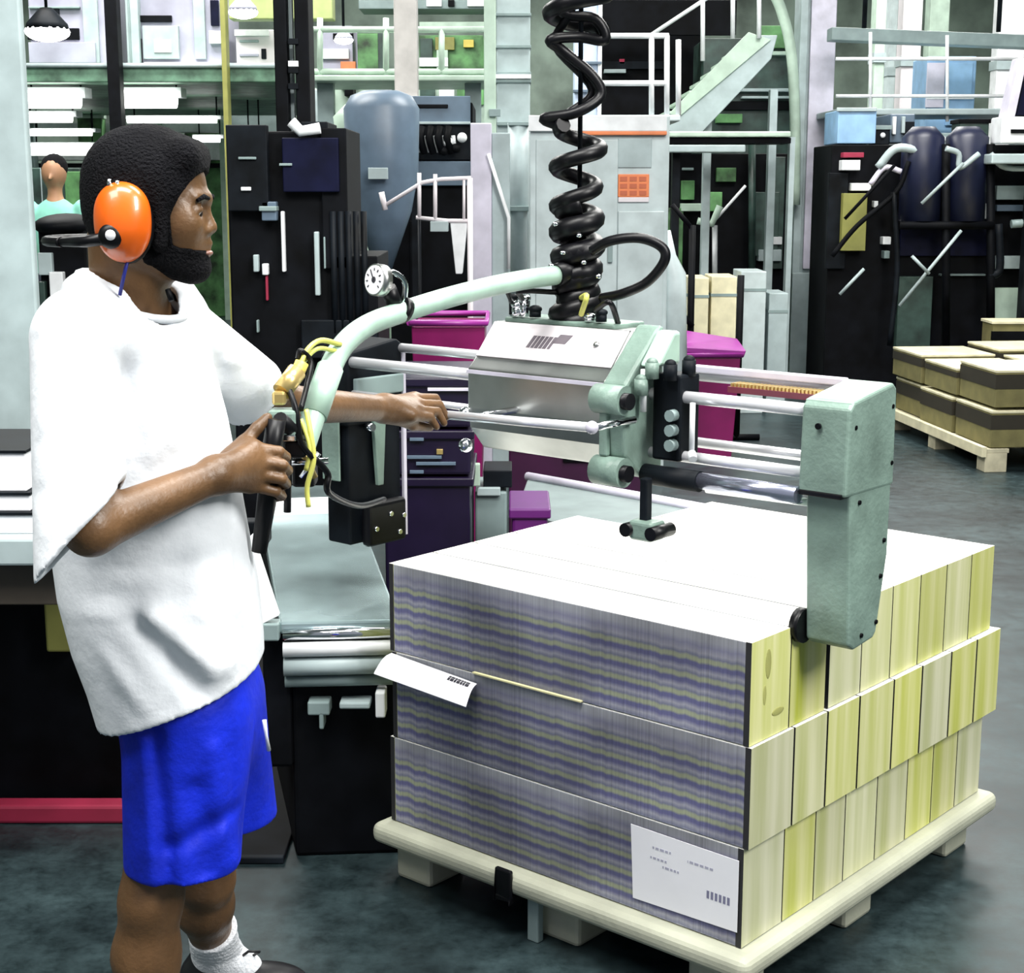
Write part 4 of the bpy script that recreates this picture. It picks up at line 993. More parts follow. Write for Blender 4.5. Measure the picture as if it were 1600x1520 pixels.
# white H-column right of centre
def hcol(label, x0, x1, Y, m1, m2, ysl, w2=None):
    a, b = W(x0, 300, Y), W(x1, 300, Y); w = b.x-a.x
    t = thing('column', label, 'column', ((a.x+b.x)/2, Y+w/2, 0))
    MB().box((a.x, Y, 0), (a.x+w*.22, Y+w, CEIL)).build('flange', m2, t, .006)
    MB().box((a.x+w*.30, Y, W(x0, ysl, Y).z), (b.x, Y+.03, CEIL)).build('face_plate', m1, t, .006)
    MB().box((a.x+w*.22, Y+.05, 0), (b.x-.02, Y+w, CEIL)).build('web', m2, t, .006)
    MB().box((a.x-.0, Y-.02, 0), (b.x-.03, Y+.05, W(x0, ysl+6, Y).z)).build('base_sleeve', m_.ltgrey, t, .008)
    MB().box((a.x-.1, Y-.1, 0), (b.x+.1, Y+w+.1, .03)).build('foot_plate', m_.grey, t, .004)
    return t
HC1 = hcol('white and pale green steel column right of the staircase', 1242, 1297, 13.4, m_.lav, m_.ltgrey, 420)
MB().tube(bez([W(1205, -20, 13.3), W(1222, 20, 13.3), W(1236, 80, 13.3), W(1242, 180, 13.3), W(1242, 320, 13.3)], 6), .045, 10).build('curved_brace', m_.palegreen, HC1)
# middle column with pipes
MC = thing('column', 'pale green steel column with bolted bands left of the coiled hose', 'column', tuple(FZ(800, 700)*1))
MC.location = (W(800, 300, 9.6).x, 9.75, 0)
a, b = W(776, 300, 9.6), W(828, 300, 9.6); MB().box((a.x, 9.6, 0), (b.x, 9.8, CEIL)).build('shaft', m_.ltgrey, MC, .008)
for y in (20, 70, 112, 124): PB(MC, 'band', m_.grey, 772, y, 830, y+5, 9.58, .25, .003)
PB(MC, 'band', m_.white, 772, 116, 830, 123, 9.57, .25, .003)
PB(MC, 'cap_plate', m_.grey, 776, 190, 824, 196, 9.56, .25, .003)
for x, y0, lab in ((767, -200, 'pale green upright post just left of the banded column'), ):
    t = thing('post', lab, 'post', (W(x, 300, 9.3).x, 9.35, 0)); a, b = W(757, 300, 9.3), W(775, 300, 9.3)
    MB().box((a.x, 9.3, 0), (b.x, 9.4, CEIL)).build('post_shaft', m_.palegreen, t, .005); PB(t, 'joint_plate', m_.grey, 764, 170, 782, 182, 9.27, .03, .003)
LP = thing('post', 'wide pale lavender post standing behind the curved handlebar', 'post', (W(752, 300, 8.4).x, 8.45, 0))
a, b = W(735, 192, 8.4), W(768, 192, 8.4); MB().box((a.x, 8.4, 0), (b.x, 8.52, a.z)).build('post_shaft', m_.lav, LP, .006); MB().box((b.x, 8.42, 0), (W(797, 192, 8.4).x, 8.5, a.z-.05)).build('side_sheet', m_.ltgrey, LP, .006)
PT(LP, 'brace_rod', m_.white, [(763, 240, 8.38), (795, 340, 8.38), (795, 420, 8.38)], .010)
PP = thing('pipe', 'thick pale vertical pipe left of the tall cabinet', 'pipe', (W(810, 300, 9.2).x, 9.2, 0))
MB().tube([W(810, 192, 9.2), W(810, 325, 9.2), W(811, 332, 9.2), Vector((W(811, 300, 9.2).x, 9.2, 0))], [.062, .062, .050, .050], 16).build('pipe_body', m_.ltgrey, PP)
PB(PP, 'pipe_band', m_.grey, 794, 322, 828, 330, 9.13, .12, .003); PB(PP, 'pipe_band', m_.grey, 794, 190, 828, 196, 9.13, .12, .003)
# electric cabinet
CB = unit('electric_cabinet', 'tall pale cabinet with orange stripe and orange notice behind the coil', 'cabinet', 8.4, .55, (828, 180, 1040, 560), 'cab', [
    ('header', 'white', 826, 180, 1042, 205, .03), ('orange_stripe', 'orange', 905, 205, 1042, 211, .032), ('door', 'cab', 838, 218, 962, 560, .012), ('inset_panel', 'ltgrey', 966, 216, 1018, 262, .008), ('notice', 'orange', 966, 272, 1014, 308, .012),
    ('notice_rim', 'ribw', 966, 308, 1014, 316, .012), ('door', 'cab', 966, 330, 1034, 560, .012)])
for i in range(3):
    for j in range(3): PB(CB, 'notice_square', mat('dark_orange_ink', (.50, .12, .05), .5), 969+15*i, 276+11*j, 980+15*i, 283+11*j, 8.385, .003, .0)
PB(CB, 'handle', m_.grey, 950, 380, 957, 410, 8.37, .03, .003)
MB().tube([W(1042, 360, 8.5), W(1045, 400, 8.5), W(1052, 430, 8.5), W(1052, 640, 8.5)], [.02, .04, .07, .08], 12).build('side_duct', m_.cab, CB)
# pale blue column behind the top of the coil
BC = thing('column', 'pale blue-white column seen behind the top of the coiled hose', 'column', (W(920, 100, 12).x, 12.1, 0))
a, b = W(898, 100, 12), W(938, 100, 12); MB().box((a.x, 12, 0), (b.x, 12.3, CEIL)).build('shaft', mat('ice_blue_paint', (.55, .66, .86), .4), BC, .008); MB().box((b.x-.02, 11.97, 0), (b.x+.01, 12.3, CEIL)).build('flange', m_.white, BC, .003)
for y in (25, 50, 96, 140): PB(BC, 'band', m_.blueg, 896, y, 940, y+4, 11.95, .1, .002)
# beige column
WC = thing('column', 'beige column standing behind the pale green guard rails', 'column', (W(632, 100, 11).x, 11.1, 0))
a, b = W(616, 100, 11), W(652, 100, 11); MB().box((a.x, 11, 0), (b.x, 11.16, CEIL)).build('shaft', mat('beige_paint', (.50, .48, .46), .5), WC, .008); PB(WC, 'collar', m_.white, 612, 150, 656, 162, 10.97, .2, .003)
# blue-grey hopper
HP = thing('hopper', 'blue-grey cone hopper hanging left of the lever machine', 'hopper', (W(600, 300, 8.6).x, 8.8, 0))
def lathe(cx_, cy_, prof, n=28):
    mb = MB(); mb.tube([Vector((cx_, cy_, z)) for z, r in prof], [r for z, r in prof], n); return mb
hx = W(598, 300, 8.8).x; zf = lambda y: W(600, y, 8.8).z
lathe(hx, 8.8, [(zf(425), .04), (zf(330), .16), (zf(270), .20), (zf(170), .21), (zf(150), .17), (zf(142), .10)]).build('hopper_shell', m_.blueg, HP)
for dx in (-.17, .17): MB().box((hx+dx-.02, 8.95, 0), (hx+dx+.02, 8.99, zf(280))).build('leg', m_.dark, HP)
lathe(hx-.16, 9.0, [(zf(250), .10), (zf(180), .13), (zf(160), .06)]).build('side_duct', m_.palegreen, HP)
PB(HP, 'flange', m_.ltgrey, 575, 262, 606, 280, 8.55, .03, .003)
# lever machine
LM = unit('lever_machine', 'grey machine with a row of black looped levers behind handlebar', 'machine', 9.6, .8, (606, 160, 740, 480), 'black', [
    ('top_hood', 'blueg', 612, 150, 735, 195, .03), ('upper_panel', 'dark', 606, 195, 735, 250, .01), ('grey_panel', 'blueg', 606, 252, 735, 290, .04), ('hood_edge', 'black', 622, 163, 700, 169, .04), ('hood_line', 'ltgrey', 612, 190, 735, 194, .05), ('lower_panel', 'black', 640, 345, 735, 470, .02)])
for i in range(7):
    x = 618+14*i
    PT(LM, 'lever', m_.black, [(x, 198, 9.50), (x-4, 215, 9.48), (x+3, 240, 9.50)], .022, 8); 
    PT(LM, 'lever_knob', m_.white, [(x+6, 212, 9.52), (x+9, 238, 9.54)], .012, 8)
for i, (x, y) in enumerate(((700, 222), (712, 232), (722, 215), (694, 236))): MB().ell(W(x, y, 9.5), (.03, .03, .03)).build('valve_wheel', m_.black if i % 2 else m_.white, LM)
# white tube frame in front of it
FRm = thing('bent_tube_frame', 'white bent tube frame with hanging wedge left of lavender post', 'frame', (W(680, 300, 7.8).x, 7.8, 0))
fr_ = lambda pts, r=.010: MB().tube([W(x, y, 7.8) for x, y in pts], r, 8).build('frame_tube', m_.ribw, FRm)
fr_([(600, 322), (660, 285), (690, 280), (736, 278)]); fr_([(655, 270), (655, 340)]); fr_([(680, 272), (680, 345)]); fr_([(650, 340), (700, 345), (736, 345)]); fr_([(596, 300), (602, 328)], .014); fr_([(725, 280), (725, 345)], .007)
MB().prism([W(703, 345, 7.8), W(730, 345, 7.8), W(722, 428, 7.8), W(712, 428, 7.8)], (0, .12, 0)).build('wedge', m_.white, FRm, .004)
PB(FRm, 'block', m_.ltgrey, 672, 346, 700, 362, 7.78, .1, .003)
MB().tube([W(734, 278, 7.8), Vector((W(734, 278, 7.8).x, 7.8, 0))], .014, 8).build('frame_leg', m_.ribw, FRm)
MB().tube([W(655, 340, 7.82), Vector((W(655, 278, 7.8).x, 7.82, 0))], .008, 8).build('frame_leg', m_.dark, FRm)
# guard rails of the rear walkway (centre left)
def rail(label, Y, posts, bars, zdeck_y, mt='palegreen', r=.022, deck=None, group=None):
    xs = [p for p in posts]; x0, x1 = bars[0][0], bars[0][1]
    t = thing('guard_rail', label, 'railing', (W((x0+x1)/2, 300, Y).x, Y, 0), group)
    for a_, b_, y in bars: MB().tube([W(a_, y, Y), W(b_, y, Y)], r, 8).build('bar', getattr(m_, mt), t)
    for p, y0, y1 in posts:
        MB().tube([W(p, y0, Y), W(p, y1, Y)], r, 8).build('post', getattr(m_, mt), t)
    if deck:
        a_, b_ = W(deck[0], deck[1], Y), W(deck[2], deck[3], Y); MB().box((a_.x, Y-.05, b_.z), (b_.x, Y+deck[4], a_.z)).build('deck_edge', getattr(m_, deck[5]), t, .01)
        for xx in (a_.x+.15, b_.x-.15): MB().box((xx-.06, Y+.2, 0), (xx+.06, Y+.32, b_.z)).build('deck_leg', m_.grey, t, .004)
    return t
rail('pale green guard rail behind the beige column, upper centre left', 11.6, [(603, 28, 120), (500, 28, 120), (690, 45, 120)], [(470, 770, 46), (470, 770, 112)], 125, deck=(470, 118, 770, 127, 1.0, 'palegreen'))
rail('white guard rail right of the coiled hose beside the staircase foot', 10.6, [(1018, 55, 182), (1042, 55, 182), (1060, 62, 182)], [(940, 1045, 56), (940, 1045, 130)], 182, 'white', .018, deck=(935, 180, 1062, 190, .8, 'cab'))
rail('grey-green walkway rail crossing the view right of the white column', 12.6, [(1360, 50, 190), (1480, 55, 190)], [(1306, 1640, 92), (1306, 1640, 150)], 190, 'white', .014, deck=(1306, 170, 1640, 180, .8, 'ltgrey'))
# staircase with green stringer
ST = thing('staircase', 'pale green steel staircase climbing to the right behind the cabinet', 'staircase', (W(1120, 300, 12.4).x, 12.8, 0))
MB().prism([W(1045, 205, 12.4), W(1092, 212, 12.4), W(1205, 92, 12.4), W(1215, 55, 12.4), W(1165, 55, 12.4), W(1048, 175, 12.4)], (0, .06, 0)).build('stringer', m_.ltgrey, ST, .006)
MB().prism([W(1045, 178, 12.38), W(1062, 182, 12.38), W(1205, 62, 12.38), W(1170, 50, 12.38)], (0, .04, 0)).build('stringer_edge', m_.palegreen, ST, .004)
for i in range(8):
    t_ = i/7; p = W(1062+125*t_, 175-112*t_, 12.4); MB().box((p.x-.10, 12.44, p.z-.015), (p.x+.12, 13.2, p.z+.01)).build('tread', m_.palegreen, ST, .003)
MB().prism([W(1045, 205, 13.25), W(1092, 212, 13.25), W(1205, 92, 13.25), W(1165, 55, 13.25), W(1048, 175, 13.25)], (0, .06, 0)).build('stringer', m_.ltgrey, ST, .006)
for x in (1098, 1145, 1186): PT(ST, 'handrail_post', m_.white, [(x, 95 if x < 1120 else 60, 12.36), (x, -40, 12.36)], .018)
PT(ST, 'handrail', m_.white, [(1012, 58, 12.36), (1100, 0, 12.36), (1200, -60, 12.36)], .016)
for x in (1104, 1205): MB().box((W(x-6, 300, 12.5).x, 12.5, 0), (W(x+6, 300, 12.5).x, 12.6, W(x, 140, 12.5).z)).build('stair_leg', m_.ltgrey, ST, .004)
# walkway beam below the stair
WB = thing('walkway', 'grey-green walkway beam between the cabinet and the white column', 'walkway', (W(1140, 300, 11.8).x, 12.2, 0))
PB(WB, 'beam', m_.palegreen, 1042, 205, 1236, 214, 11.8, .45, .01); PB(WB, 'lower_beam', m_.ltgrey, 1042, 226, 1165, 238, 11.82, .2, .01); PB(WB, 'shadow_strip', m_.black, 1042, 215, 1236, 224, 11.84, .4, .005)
MB().box((W(1050, 300, 12).x, 12, 0), (W(1062, 300, 12).x, 12.1, W(1050, 214, 12).z)).build('leg', m_.dark, WB); MB().box((W(1232, 300, 12).x, 12, 0), (W(1240, 300, 12).x, 12.1, W(1050, 214, 12).z)).build('leg', m_.ltgrey, WB)
# machine under the walkway
UM = unit('green_machine', 'dark machine with green parts standing under the walkway beam', 'machine', 13.0, .25, (1045, 240, 1222, 560), 'black', [
    ('green_cover', 'green', 1066, 282, 1085, 312, .1), ('green_tray', 'palegreen', 1065, 318, 1100, 330, .12), ('green_pipe', 'green', 1108, 300, 1128, 330, .1), ('green_base', 'green', 1042, 325, 1066, 420, .1), ('guard', 'dgreen', 1200, 245, 1222, 420, .06), ('tank', 'dgreen', 1180, 300, 1215, 400, .1),
    ('white_knob', 'white', 1202, 370, 1222, 382, .12), ('pale_pan', 'ltgrey', 1186, 390, 1221, 408, .12), ('label', 'grey', 1066, 262, 1084, 266, .02), ('green_cover', 'green', 1120, 172+90, 1150, 284, .05)])
PT(UM, 'strut', m_.white, [(1112, 350, 12.8), (1165, 290, 12.8)], .012); PT(UM, 'strut', m_.white, [(1117, 352, 12.8), (1117, 430, 12.8)], .022); PT(UM, 'strut', m_.dgreen, [(1175, 220, 12.8), (1175, 420, 12.8)], .03)
PT(UM, 'nozzle', m_.palegreen, [(1090, 345, 12.75), (1112, 350, 12.75), (1125, 322, 12.75)], .03)
# upper green machinery seen between stair and column
UG = unit('upper_machine', 'green and black machinery on the upper level left of the white column', 'machine', 14.2, .8, (1100, 60, 1236, 200), 'dgreen', [
    ('green_panel', 'green', 1185, 40, 1236, 75, .08), ('pale_bar', 'palegreen', 1180, 80, 1236, 86, .1), ('pale_bar', 'ltgrey', 1150, 138, 1236, 143, .1), ('pale_bar', 'ltgrey', 1160, 150, 1236, 154, .1), ('green_box', 'green', 1120, 178, 1160, 192, .1), ('black_gap', 'black', 1125, 158, 1236, 172, .05), ('dark_top', 'black', 940, 0, 1150, 55, .05)], floor=True)
# cartons between the cabinet and the white column
for i, (x0, y0, x1, mt, lb) in enumerate(((1078, 434, 1108, 'cartonp', 'pale carton at left end of the row behind the magenta bin'), (1112, 432, 1152, 'cartonp', 'widest pale carton in the row behind the magenta bin'), (1158, 424, 1198, 'cab', 'tallest grey-white carton in the row behind the magenta bin'), (1202, 458, 1232, 'ltgrey', 'low grey carton at right end of the row behind the magenta bin'))):
    Y = 11.0+.05*i; a, b = W(x0, y0, Y), W(x1, y0, Y)
    t = thing('carton', lb, 'carton', ((a.x+b.x)/2, Y+.2, 0), 'pale cartons behind the magenta bin')
    MB().box((a.x, Y, 0), (b.x, Y+.4, a.z)).build('box', getattr(m_, mt), t, .006)
    MB().box((a.x-.003, Y-.003, a.z-.14), (b.x+.003, Y+.403, a.z-.12)).build('tape', m_.grey, t)
YC = thing('sack', 'pale yellow sack leaning by the cabinet behind the magenta bin', 'sack', (W(1058, 480, 10.35).x, 10.35, 0))
g = Grid((W(1030, 300, 10.35).x, 10.05, .2), (W(1090, 300, 10.35).x, 10.65, 1.3), .012)
g.cone(Vector((W(1062, 520, 10.35).x, 10.35, .3)), W(1056, 478, 10.35), .11, .06, .0); g.build('sack', mat('pale_yellow_sack', (.62, .60, .36), .8), YC)
MB().box((W(1045, 300, 10.35).x, 10.2, 0), (W(1075, 300, 10.35).x, 10.5, .3)).build('stand', m_.dark, YC)
# dark Y-shaped stands
for i, (x, y0, lb) in enumerate(((1082, 352, 'black forked stand directly right of the cabinet'), (1158, 430, 'thin black stand between two pale cartons'))):
    Y = 9.9; t = thing('stand', lb, 'stand', (W(x, 400, Y).x, Y, 0)); wx = W(x, 400, Y).x
    MB().tube([Vector((wx, Y, 0)), W(x, y0, Y)], .022, 8).build('pole', m_.black, t); MB().tube([Vector((wx-.15, Y, .02)), Vector((wx+.15, Y, .02))], .02, 8).build('base_bar', m_.black, t)
    if i == 0: PT(t, 'arm', m_.black, [(1082, 358, Y), (1050, 320, Y)], .016); PT(t, 'arm', m_.black, [(1040, 460, Y-.05), (1082, 510, Y-.05)], .018)
# big dark machine on the right with motors and diagonal braces
RM = unit('dark_press', 'large black press with two motors and diagonal braces at the right', 'machine', 11.6, .7, (1300, 226, 1640, 560), 'black', [
    ('side_cover', 'dark', 1296, 270, 1320, 420, .06), ('red_rail', 'red', 1318, 238, 1350, 246, .10), ('white_label', 'white', 1316, 250, 1344, 266, .11), ('white_label', 'white', 1331, 286, 1361, 298, .11), ('olive_chute', 'olive', 1318, 302, 1352, 392, .14), ('panel', 'navy', 1412, 262, 1475, 400, .04), ('panel', 'navy', 1482, 268, 1545, 400, .04),
    ('grey_bars', 'grey', 1558, 290, 1640, 312, .10), ('grey_bars', 'blueg', 1558, 320, 1640, 330, .10), ('pale_plate', 'ltgrey', 1556, 400, 1640, 420, .10), ('white_switch', 'white', 1536, 318, 1547, 342, .10), ('switch', 'grey', 1538, 288, 1546, 300, .10), ('base_plate', 'dgreen', 1405, 432, 1452, 560, .08), ('base_plate', 'palegreen', 1552, 450, 1592, 560, .08),
    ('knob', 'white', 1380, 370, 1392, 382, .10), ('knob', 'grey', 1382, 392, 1390, 404, .10), ('slot', 'grey', 1470, 428, 1540, 431, .06), ('label', 'white', 1366, 314, 1372, 324, .08)])
for x, lb in ((1443, 0), (1512, 0)):
    mb = MB(); c0 = W(x, 265, 11.35)
    mb.tube([Vector((c0.x, 11.4, W(x, 345, 11.4).z)), Vector((c0.x, 11.4, W(x, 215, 11.4).z)), Vector((c0.x, 11.4, W(x, 198, 11.4).z))], [.15, .15, .08], 20).build('motor', mat('dark_blue_motor', (.008, .011, .035), .4), RM)
for p in ([(1320, 342, 11.2), (1398, 258, 11.2)], [(1405, 478, 11.2), (1502, 360, 11.2)], [(1440, 318, 11.15), (1505, 255, 11.15)], [(1425, 400, 11.15), (1452, 428, 11.15)], [(1312, 460, 11.15), (1350, 420, 11.15)]): PT(RM, 'brace', m_.ltgrey if p[0][0] != 1320 else m_.black, p, .012)
# small machine head on top, sky-blue tank, blue panels
TH_ = unit('gearbox', 'grey gearbox with bright ridges sitting above the black press', 'gearbox', 11.9, .5, (1392, 178, 1428, 223), 'blueg', [('ridge', 'white', 1396, 182, 1400, 210, .04), ('ridge', 'ltgrey', 1410, 182, 1414, 208, .04), ('cover', 'dark', 1415, 190, 1428, 220, .04)], floor=False)
TK = unit('blue_tank', 'sky-blue square tank right beside the white column', 'tank', 11.7, .5, (1310, 172, 1368, 224.5), 'blue', [('tank_lid', 'ice', 1308, 170, 1370, 178, .02)] if False else [('lid', 'ltgrey', 1308, 168, 1370, 174, .02)], floor=False)
BP = unit('blue_cabinet', 'blue and pale cabinets on the walkway upper right', 'cabinet', 13.6, .5, (1450, 88, 1522, 172), 'blue', [('pale_door', 'lav', 1450, 98, 1474, 168, .03), ('blue_door', 'blue', 1478, 98, 1518, 150, .03), ('stripe', 'white', 1448, 150, 1522, 155, .04), ('foot', 'blue', 1478, 180, 1520, 196, .03)])
# bright columns upper right
for i, (x0, x1, Y, mt, lb) in enumerate(((1408, 1438, 17.5, 'ribw', 'bright white column far behind the black press'), (1450, 1480, 18.5, 'palegreen', 'pale green column far behind the blue cabinet'), (1366, 1382, 17.0, 'palegreen', 'slim pale green column far behind the blue tank'), (1558, 1600, 18.0, 'white', 'wide white column far back at the upper right edge'), (1388, 1400, 19, 'cab', 'narrow bluish column far behind the grey gearbox'))):
    a, b = W(x0, 100, Y), W(x1, 100, Y); t = thing('column', lb, 'column', ((a.x+b.x)/2, Y+.1, 0), 'far columns')
    MB().box((a.x, Y, 0), (b.x, Y+.25, CEIL)).build('shaft', getattr(m_, mt), t, .01); MB().box((a.x-.05, Y-.05, 0), (b.x+.05, Y+.3, .05)).build('base_plate', m_.grey, t)
    MB().box((a.x-.01, Y-.02, 2.9), (b.x+.01, Y+.27, 3.0)).build('band', m_.ltgrey, t)
# crane beam
CBm = thing('crane_beam', 'long grey-green overhead beam crossing the upper right', 'beam', (W(1450, 50, 12.9).x, 12.9, W(1450, 60, 12.9).z))
a, b = W(1300, 42, 12.9), W(1700, 58, 12.9); MB().box8([a+Vector((0, 0, -.10)), b+Vector((0, 0, -.10)), b+Vector((0, .2, -.10)), a+Vector((0, .2, -.10)), a, b, b+Vector((0, .2, 0)), a+Vector((0, .2, 0))]).build('beam', m_.grey, CBm, .006)
for x in (1350, 1560): MB().tube([W(x, 50, 13.0), Vector((W(x, 50, 13.0).x, 13.0, CEIL))], .02, 8).build('hanger', m_.dark, CBm)
# dark chute at the far right edge
CH_ = thing('chute', 'dark slanted chute with pale side at the right edge', 'chute', (W(1590, 200, 11.3).x, 11.3, 1.6))
MB().prism([W(1588, 180, 11.2), W(1640, 180, 11.2), W(1640, 60, 11.2), W(1608, 90, 11.2)], (0, .18, 0)).build('chute_body', m_.navy, CH_, .005)
MB().prism([W(1572, 182, 11.15), W(1586, 182, 11.15), W(1606, 90, 11.15), W(1594, 90, 11.15)], (0, .18, 0)).build('side_plate', m_.lav, CH_, .004)
PB(CH_, 'white_hood', m_.white, 1566, 182, 1640, 224, 11.1, .25, .01); PB(CH_, 'hood_slot', m_.black, 1580, 202, 1640, 208, 11.09, .02, .002); PB(CH_, 'hood_foot', m_.ltgrey, 1550, 240, 1640, 256, 11.1, .22, .01)
MB().box((W(1600, 300, 11.3).x, 11.2, 0), (W(1620, 300, 11.3).x, 11.3, W(1600, 180, 11.3).z)).build('leg', m_.dark, CH_)

unit('upper_housing', 'black upper housing behind the white guard rail right of the coiled hose', 'machine', 15.1, .3, (936, -40, 1098, 182), 'black', [('cross_pipe', 'grey', 938, 18, 1098, 40, .08), ('cable_tray', 'dark', 940, 96, 1040, 108, .05), ('red_spot', 'red', 968, 92, 976, 100, .05), ('pale_strip', 'ltgrey', 944, 108, 978, 114, .10)])
# clutter on and in front of the black press
for i, (nm, mt, x0, y0, x1, y1, lb) in enumerate((('control_box', 'dgreen', 1500, 186, 1544, 226.5, 'dark green control box on the black press under the blue cabinets'), ('control_box', 'dark', 1368, 196, 1390, 226.5, 'black control box on the black press between blue tank and gearbox'), ('control_box', 'ltgrey', 1452, 208, 1496, 226.5, 'low pale control box on the black press between the motors'))):
    Y = 11.75; a, b = W(x0, y0, Y), W(x1, y1, Y); zb = W(1400, 226, 11.6).z
    t = thing(nm, lb, 'control box', ((a.x+b.x)/2, Y+.1, zb), 'control boxes on the black press')
    MB().box((a.x, Y, zb), (b.x, Y+.22, a.z)).build('box_body', getattr(m_, mt), t, .01); MB().box((a.x-.01, Y-.01, a.z-.03), (b.x+.01, Y+.23, a.z)).build('lid', m_.grey if i else m_.black, t, .003)
    MB().ell(((a.x+b.x)/2, Y-.01, (a.z+zb)/2), (.02, .012, .02)).build('knob', m_.white, t)
for p, r, mt in (([(1372, 262, 11.3), (1400, 232, 11.3), (1440, 236, 11.3)], .03, 'ltgrey'), ([(1360, 288, 11.3), (1382, 262, 11.3), (1408, 268, 11.3)], .02, 'lav'), ([(1478, 232, 11.2), (1498, 240, 11.2), (1500, 262, 11.2), (1530, 240, 11.2)], .02, 'ltgrey'), ([(1548, 240, 11.25), (1572, 262, 11.25), (1640, 262, 11.25)], .02, 'ltgrey'),
                 ([(1300, 400, 11.3), (1340, 352, 11.3), (1400, 300, 11.3), (1420, 252, 11.3)], .018, 'black'), ([(1560, 350, 11.3), (1562, 420, 11.3), (1545, 430, 11.3)], .03, 'dark'), ([(1580, 350, 11.3), (1640, 346, 11.3)], .03, 'grey'), ([(1396, 300, 11.3), (1402, 420, 11.3), (1390, 540, 11.3)], .02, 'dark')):
    MB().tube(bez([W(*q) for q in p], 5), r, 8).build('pipe', getattr(m_, mt), RM)
for x in (1478, 1548): PT(RM, 'frame_upright', m_.black, [(x, 225, 11.3), (x, 556, 11.3)], .03)
PT(RM, 'frame_bar', m_.black, [(1405, 352, 11.28), (1552, 352, 11.28)], .03)
# ================================================================== LEFT BACKGROUND: MEZZANINE, LAMPS, SHELVES
lampm = mat('lamp_glow', (.9, .9, .9), .5, emit=(1, 1, .97), estr=9.)
tubem = mat('tube_glow', (.9, .9, .9), .5, emit=(.97, 1, .95), estr=6.)
MZ = thing('mezzanine', 'green-edged mezzanine platform in the upper left behind the worker', 'platform', (-2.6, 16.5, 0))
xa, xb = W(20, 100, 13).x, W(432, 100, 13).x
MB().box((xa-2.0, 13.04, W(0, 128, 13).z), (xb, 19.0, W(0, 104, 13).z)).build('deck', mat('mid_green_paint', (.12, .24, .16), .5, noise=.4), MZ, .01)
for x, mt, nm, lb in ((178, 'black', 'post_shaft', 'black post at the front of the mezzanine above the worker\'s head'), (352, 'olive', 'post_shaft', 'slim olive post right of the worker\'s face')):
    pz = thing('post', lb, 'post', (W(x, 100, 12.9).x, 12.92, 0))
    a, b = W(x-(9 if x < 200 else 4), 100, 12.9), W(x+(10 if x < 200 else 4), 100, 12.9)
    MB().box((a.x, 12.85, 0), (b.x, 12.99, CEIL if x < 200 else 4.4)).build(nm, getattr(m_, mt), pz, .006); MB().box((a.x-.04, 12.81, 0), (b.x+.04, 13.03, .02)).build('foot_plate', m_.grey, pz)
for yy, mt in ((102, 'ltgrey'),):
    MB().tube([Vector((xa, 13.02, W(0, yy, 13).z)), Vector((xb, 13.02, W(0, yy, 13).z))], .02, 8).build('rail', getattr(m_, mt), MZ)
for xx, lb in ((xa-1.7, 'grey rear post of the mezzanine at the left'), (xb-.1, 'grey rear post of the mezzanine near the twin posts')):
    pz = thing('post', lb, 'post', (xx, 18.9, 0)); MB().box((xx-.08, 18.82, 0), (xx+.08, 18.98, W(0, 128, 13).z)).build('post_shaft', m_.grey, pz, .006); MB().box((xx-.14, 18.76, 0), (xx+.14, 19.04, .02)).build('foot_plate', m_.grey, pz)
zd = W(0, 104, 13).z
def onmezz(name, label, cat, x0, y0, x1, Y, depth, bm, parts, group=None):
    a, b = W(x0, y0, Y), W(x1, y0, Y); t = thing(name, label, cat, ((a.x+b.x)/2, Y+depth/2, zd), group)
    MB().box((a.x, Y, zd), (b.x, Y+depth, a.z)).build('body', getattr(m_, bm), t, .01)
    for nm, mt, p0, q0, p1, q1, fw in parts: PB(t, nm, getattr(m_, mt), p0, q0, p1, q1, Y-fw, fw+.004, .003)
    return t
lavg = M['lavg'] = lambda: mat('lavender_grey_paint', (.36, .36, .45), .5, noise=.25, scale=2)
onmezz('plant_cabinet', 'lavender-grey plant cabinet on the mezzanine, first from the pale column', 'cabinet', 40, -60, 160, 13.6, .8, 'lavg', [('upper_slot', 'dark', 62, 12, 92, 26, .03), ('shelf_line', 'grey', 44, 10, 124, 13, .04), ('lower_panel', 'lavg', 44, 66, 150, 98, .05), ('dark_opening', 'black', 42, 44, 124, 62, .02), ('side_strip', 'ltgrey', 126, -40, 156, 98, .03)], 'mezzanine cabinets')
onmezz('plant_cabinet', 'lavender-grey plant cabinet on the mezzanine with white lower band, right of black post', 'cabinet', 215, -60, 345, 13.6, .8, 'lavg', [('dark_opening', 'black', 218, 24, 268, 34, .03), ('hood', 'ltgrey', 222, 40, 280, 92, .05), ('fan', 'ribw', 240, 62, 268, 82, .06), ('white_band', 'white', 225, 97, 345, 103, .08), ('side_strip', 'ltgrey', 300, -30, 322, 92, .04), ('dark_strip', 'navy', 328, 0, 342, 40, .04), ('white_flap', 'white', 326, 48, 350, 68, .06), ('seam', 'black', 218, 60, 222, 103, .04)], 'mezzanine cabinets')
onmezz('plant_cabinet', 'pinkish-white plant cabinet at the right end of the mezzanine', 'cabinet', 368, 46, 428, 13.6, .6, 'ribw', [('window', 'grey', 374, 62, 404, 66, .02), ('window', 'dark', 408, 76, 416, 92, .02), ('white_top', 'white', 366, 46, 420, 56, .04), ('shelf_line', 'lavg', 374, 84, 404, 88, .02)], 'mezzanine cabinets')
onmezz('plant_cabinet', 'grey-green tall plant cabinet on the mezzanine left of the black post', 'cabinet', 192, -60, 212, 13.5, .4, 'ltgrey', [('seam', 'grey', 200, -40, 203, 100, .01)], 'mezzanine cabinets')
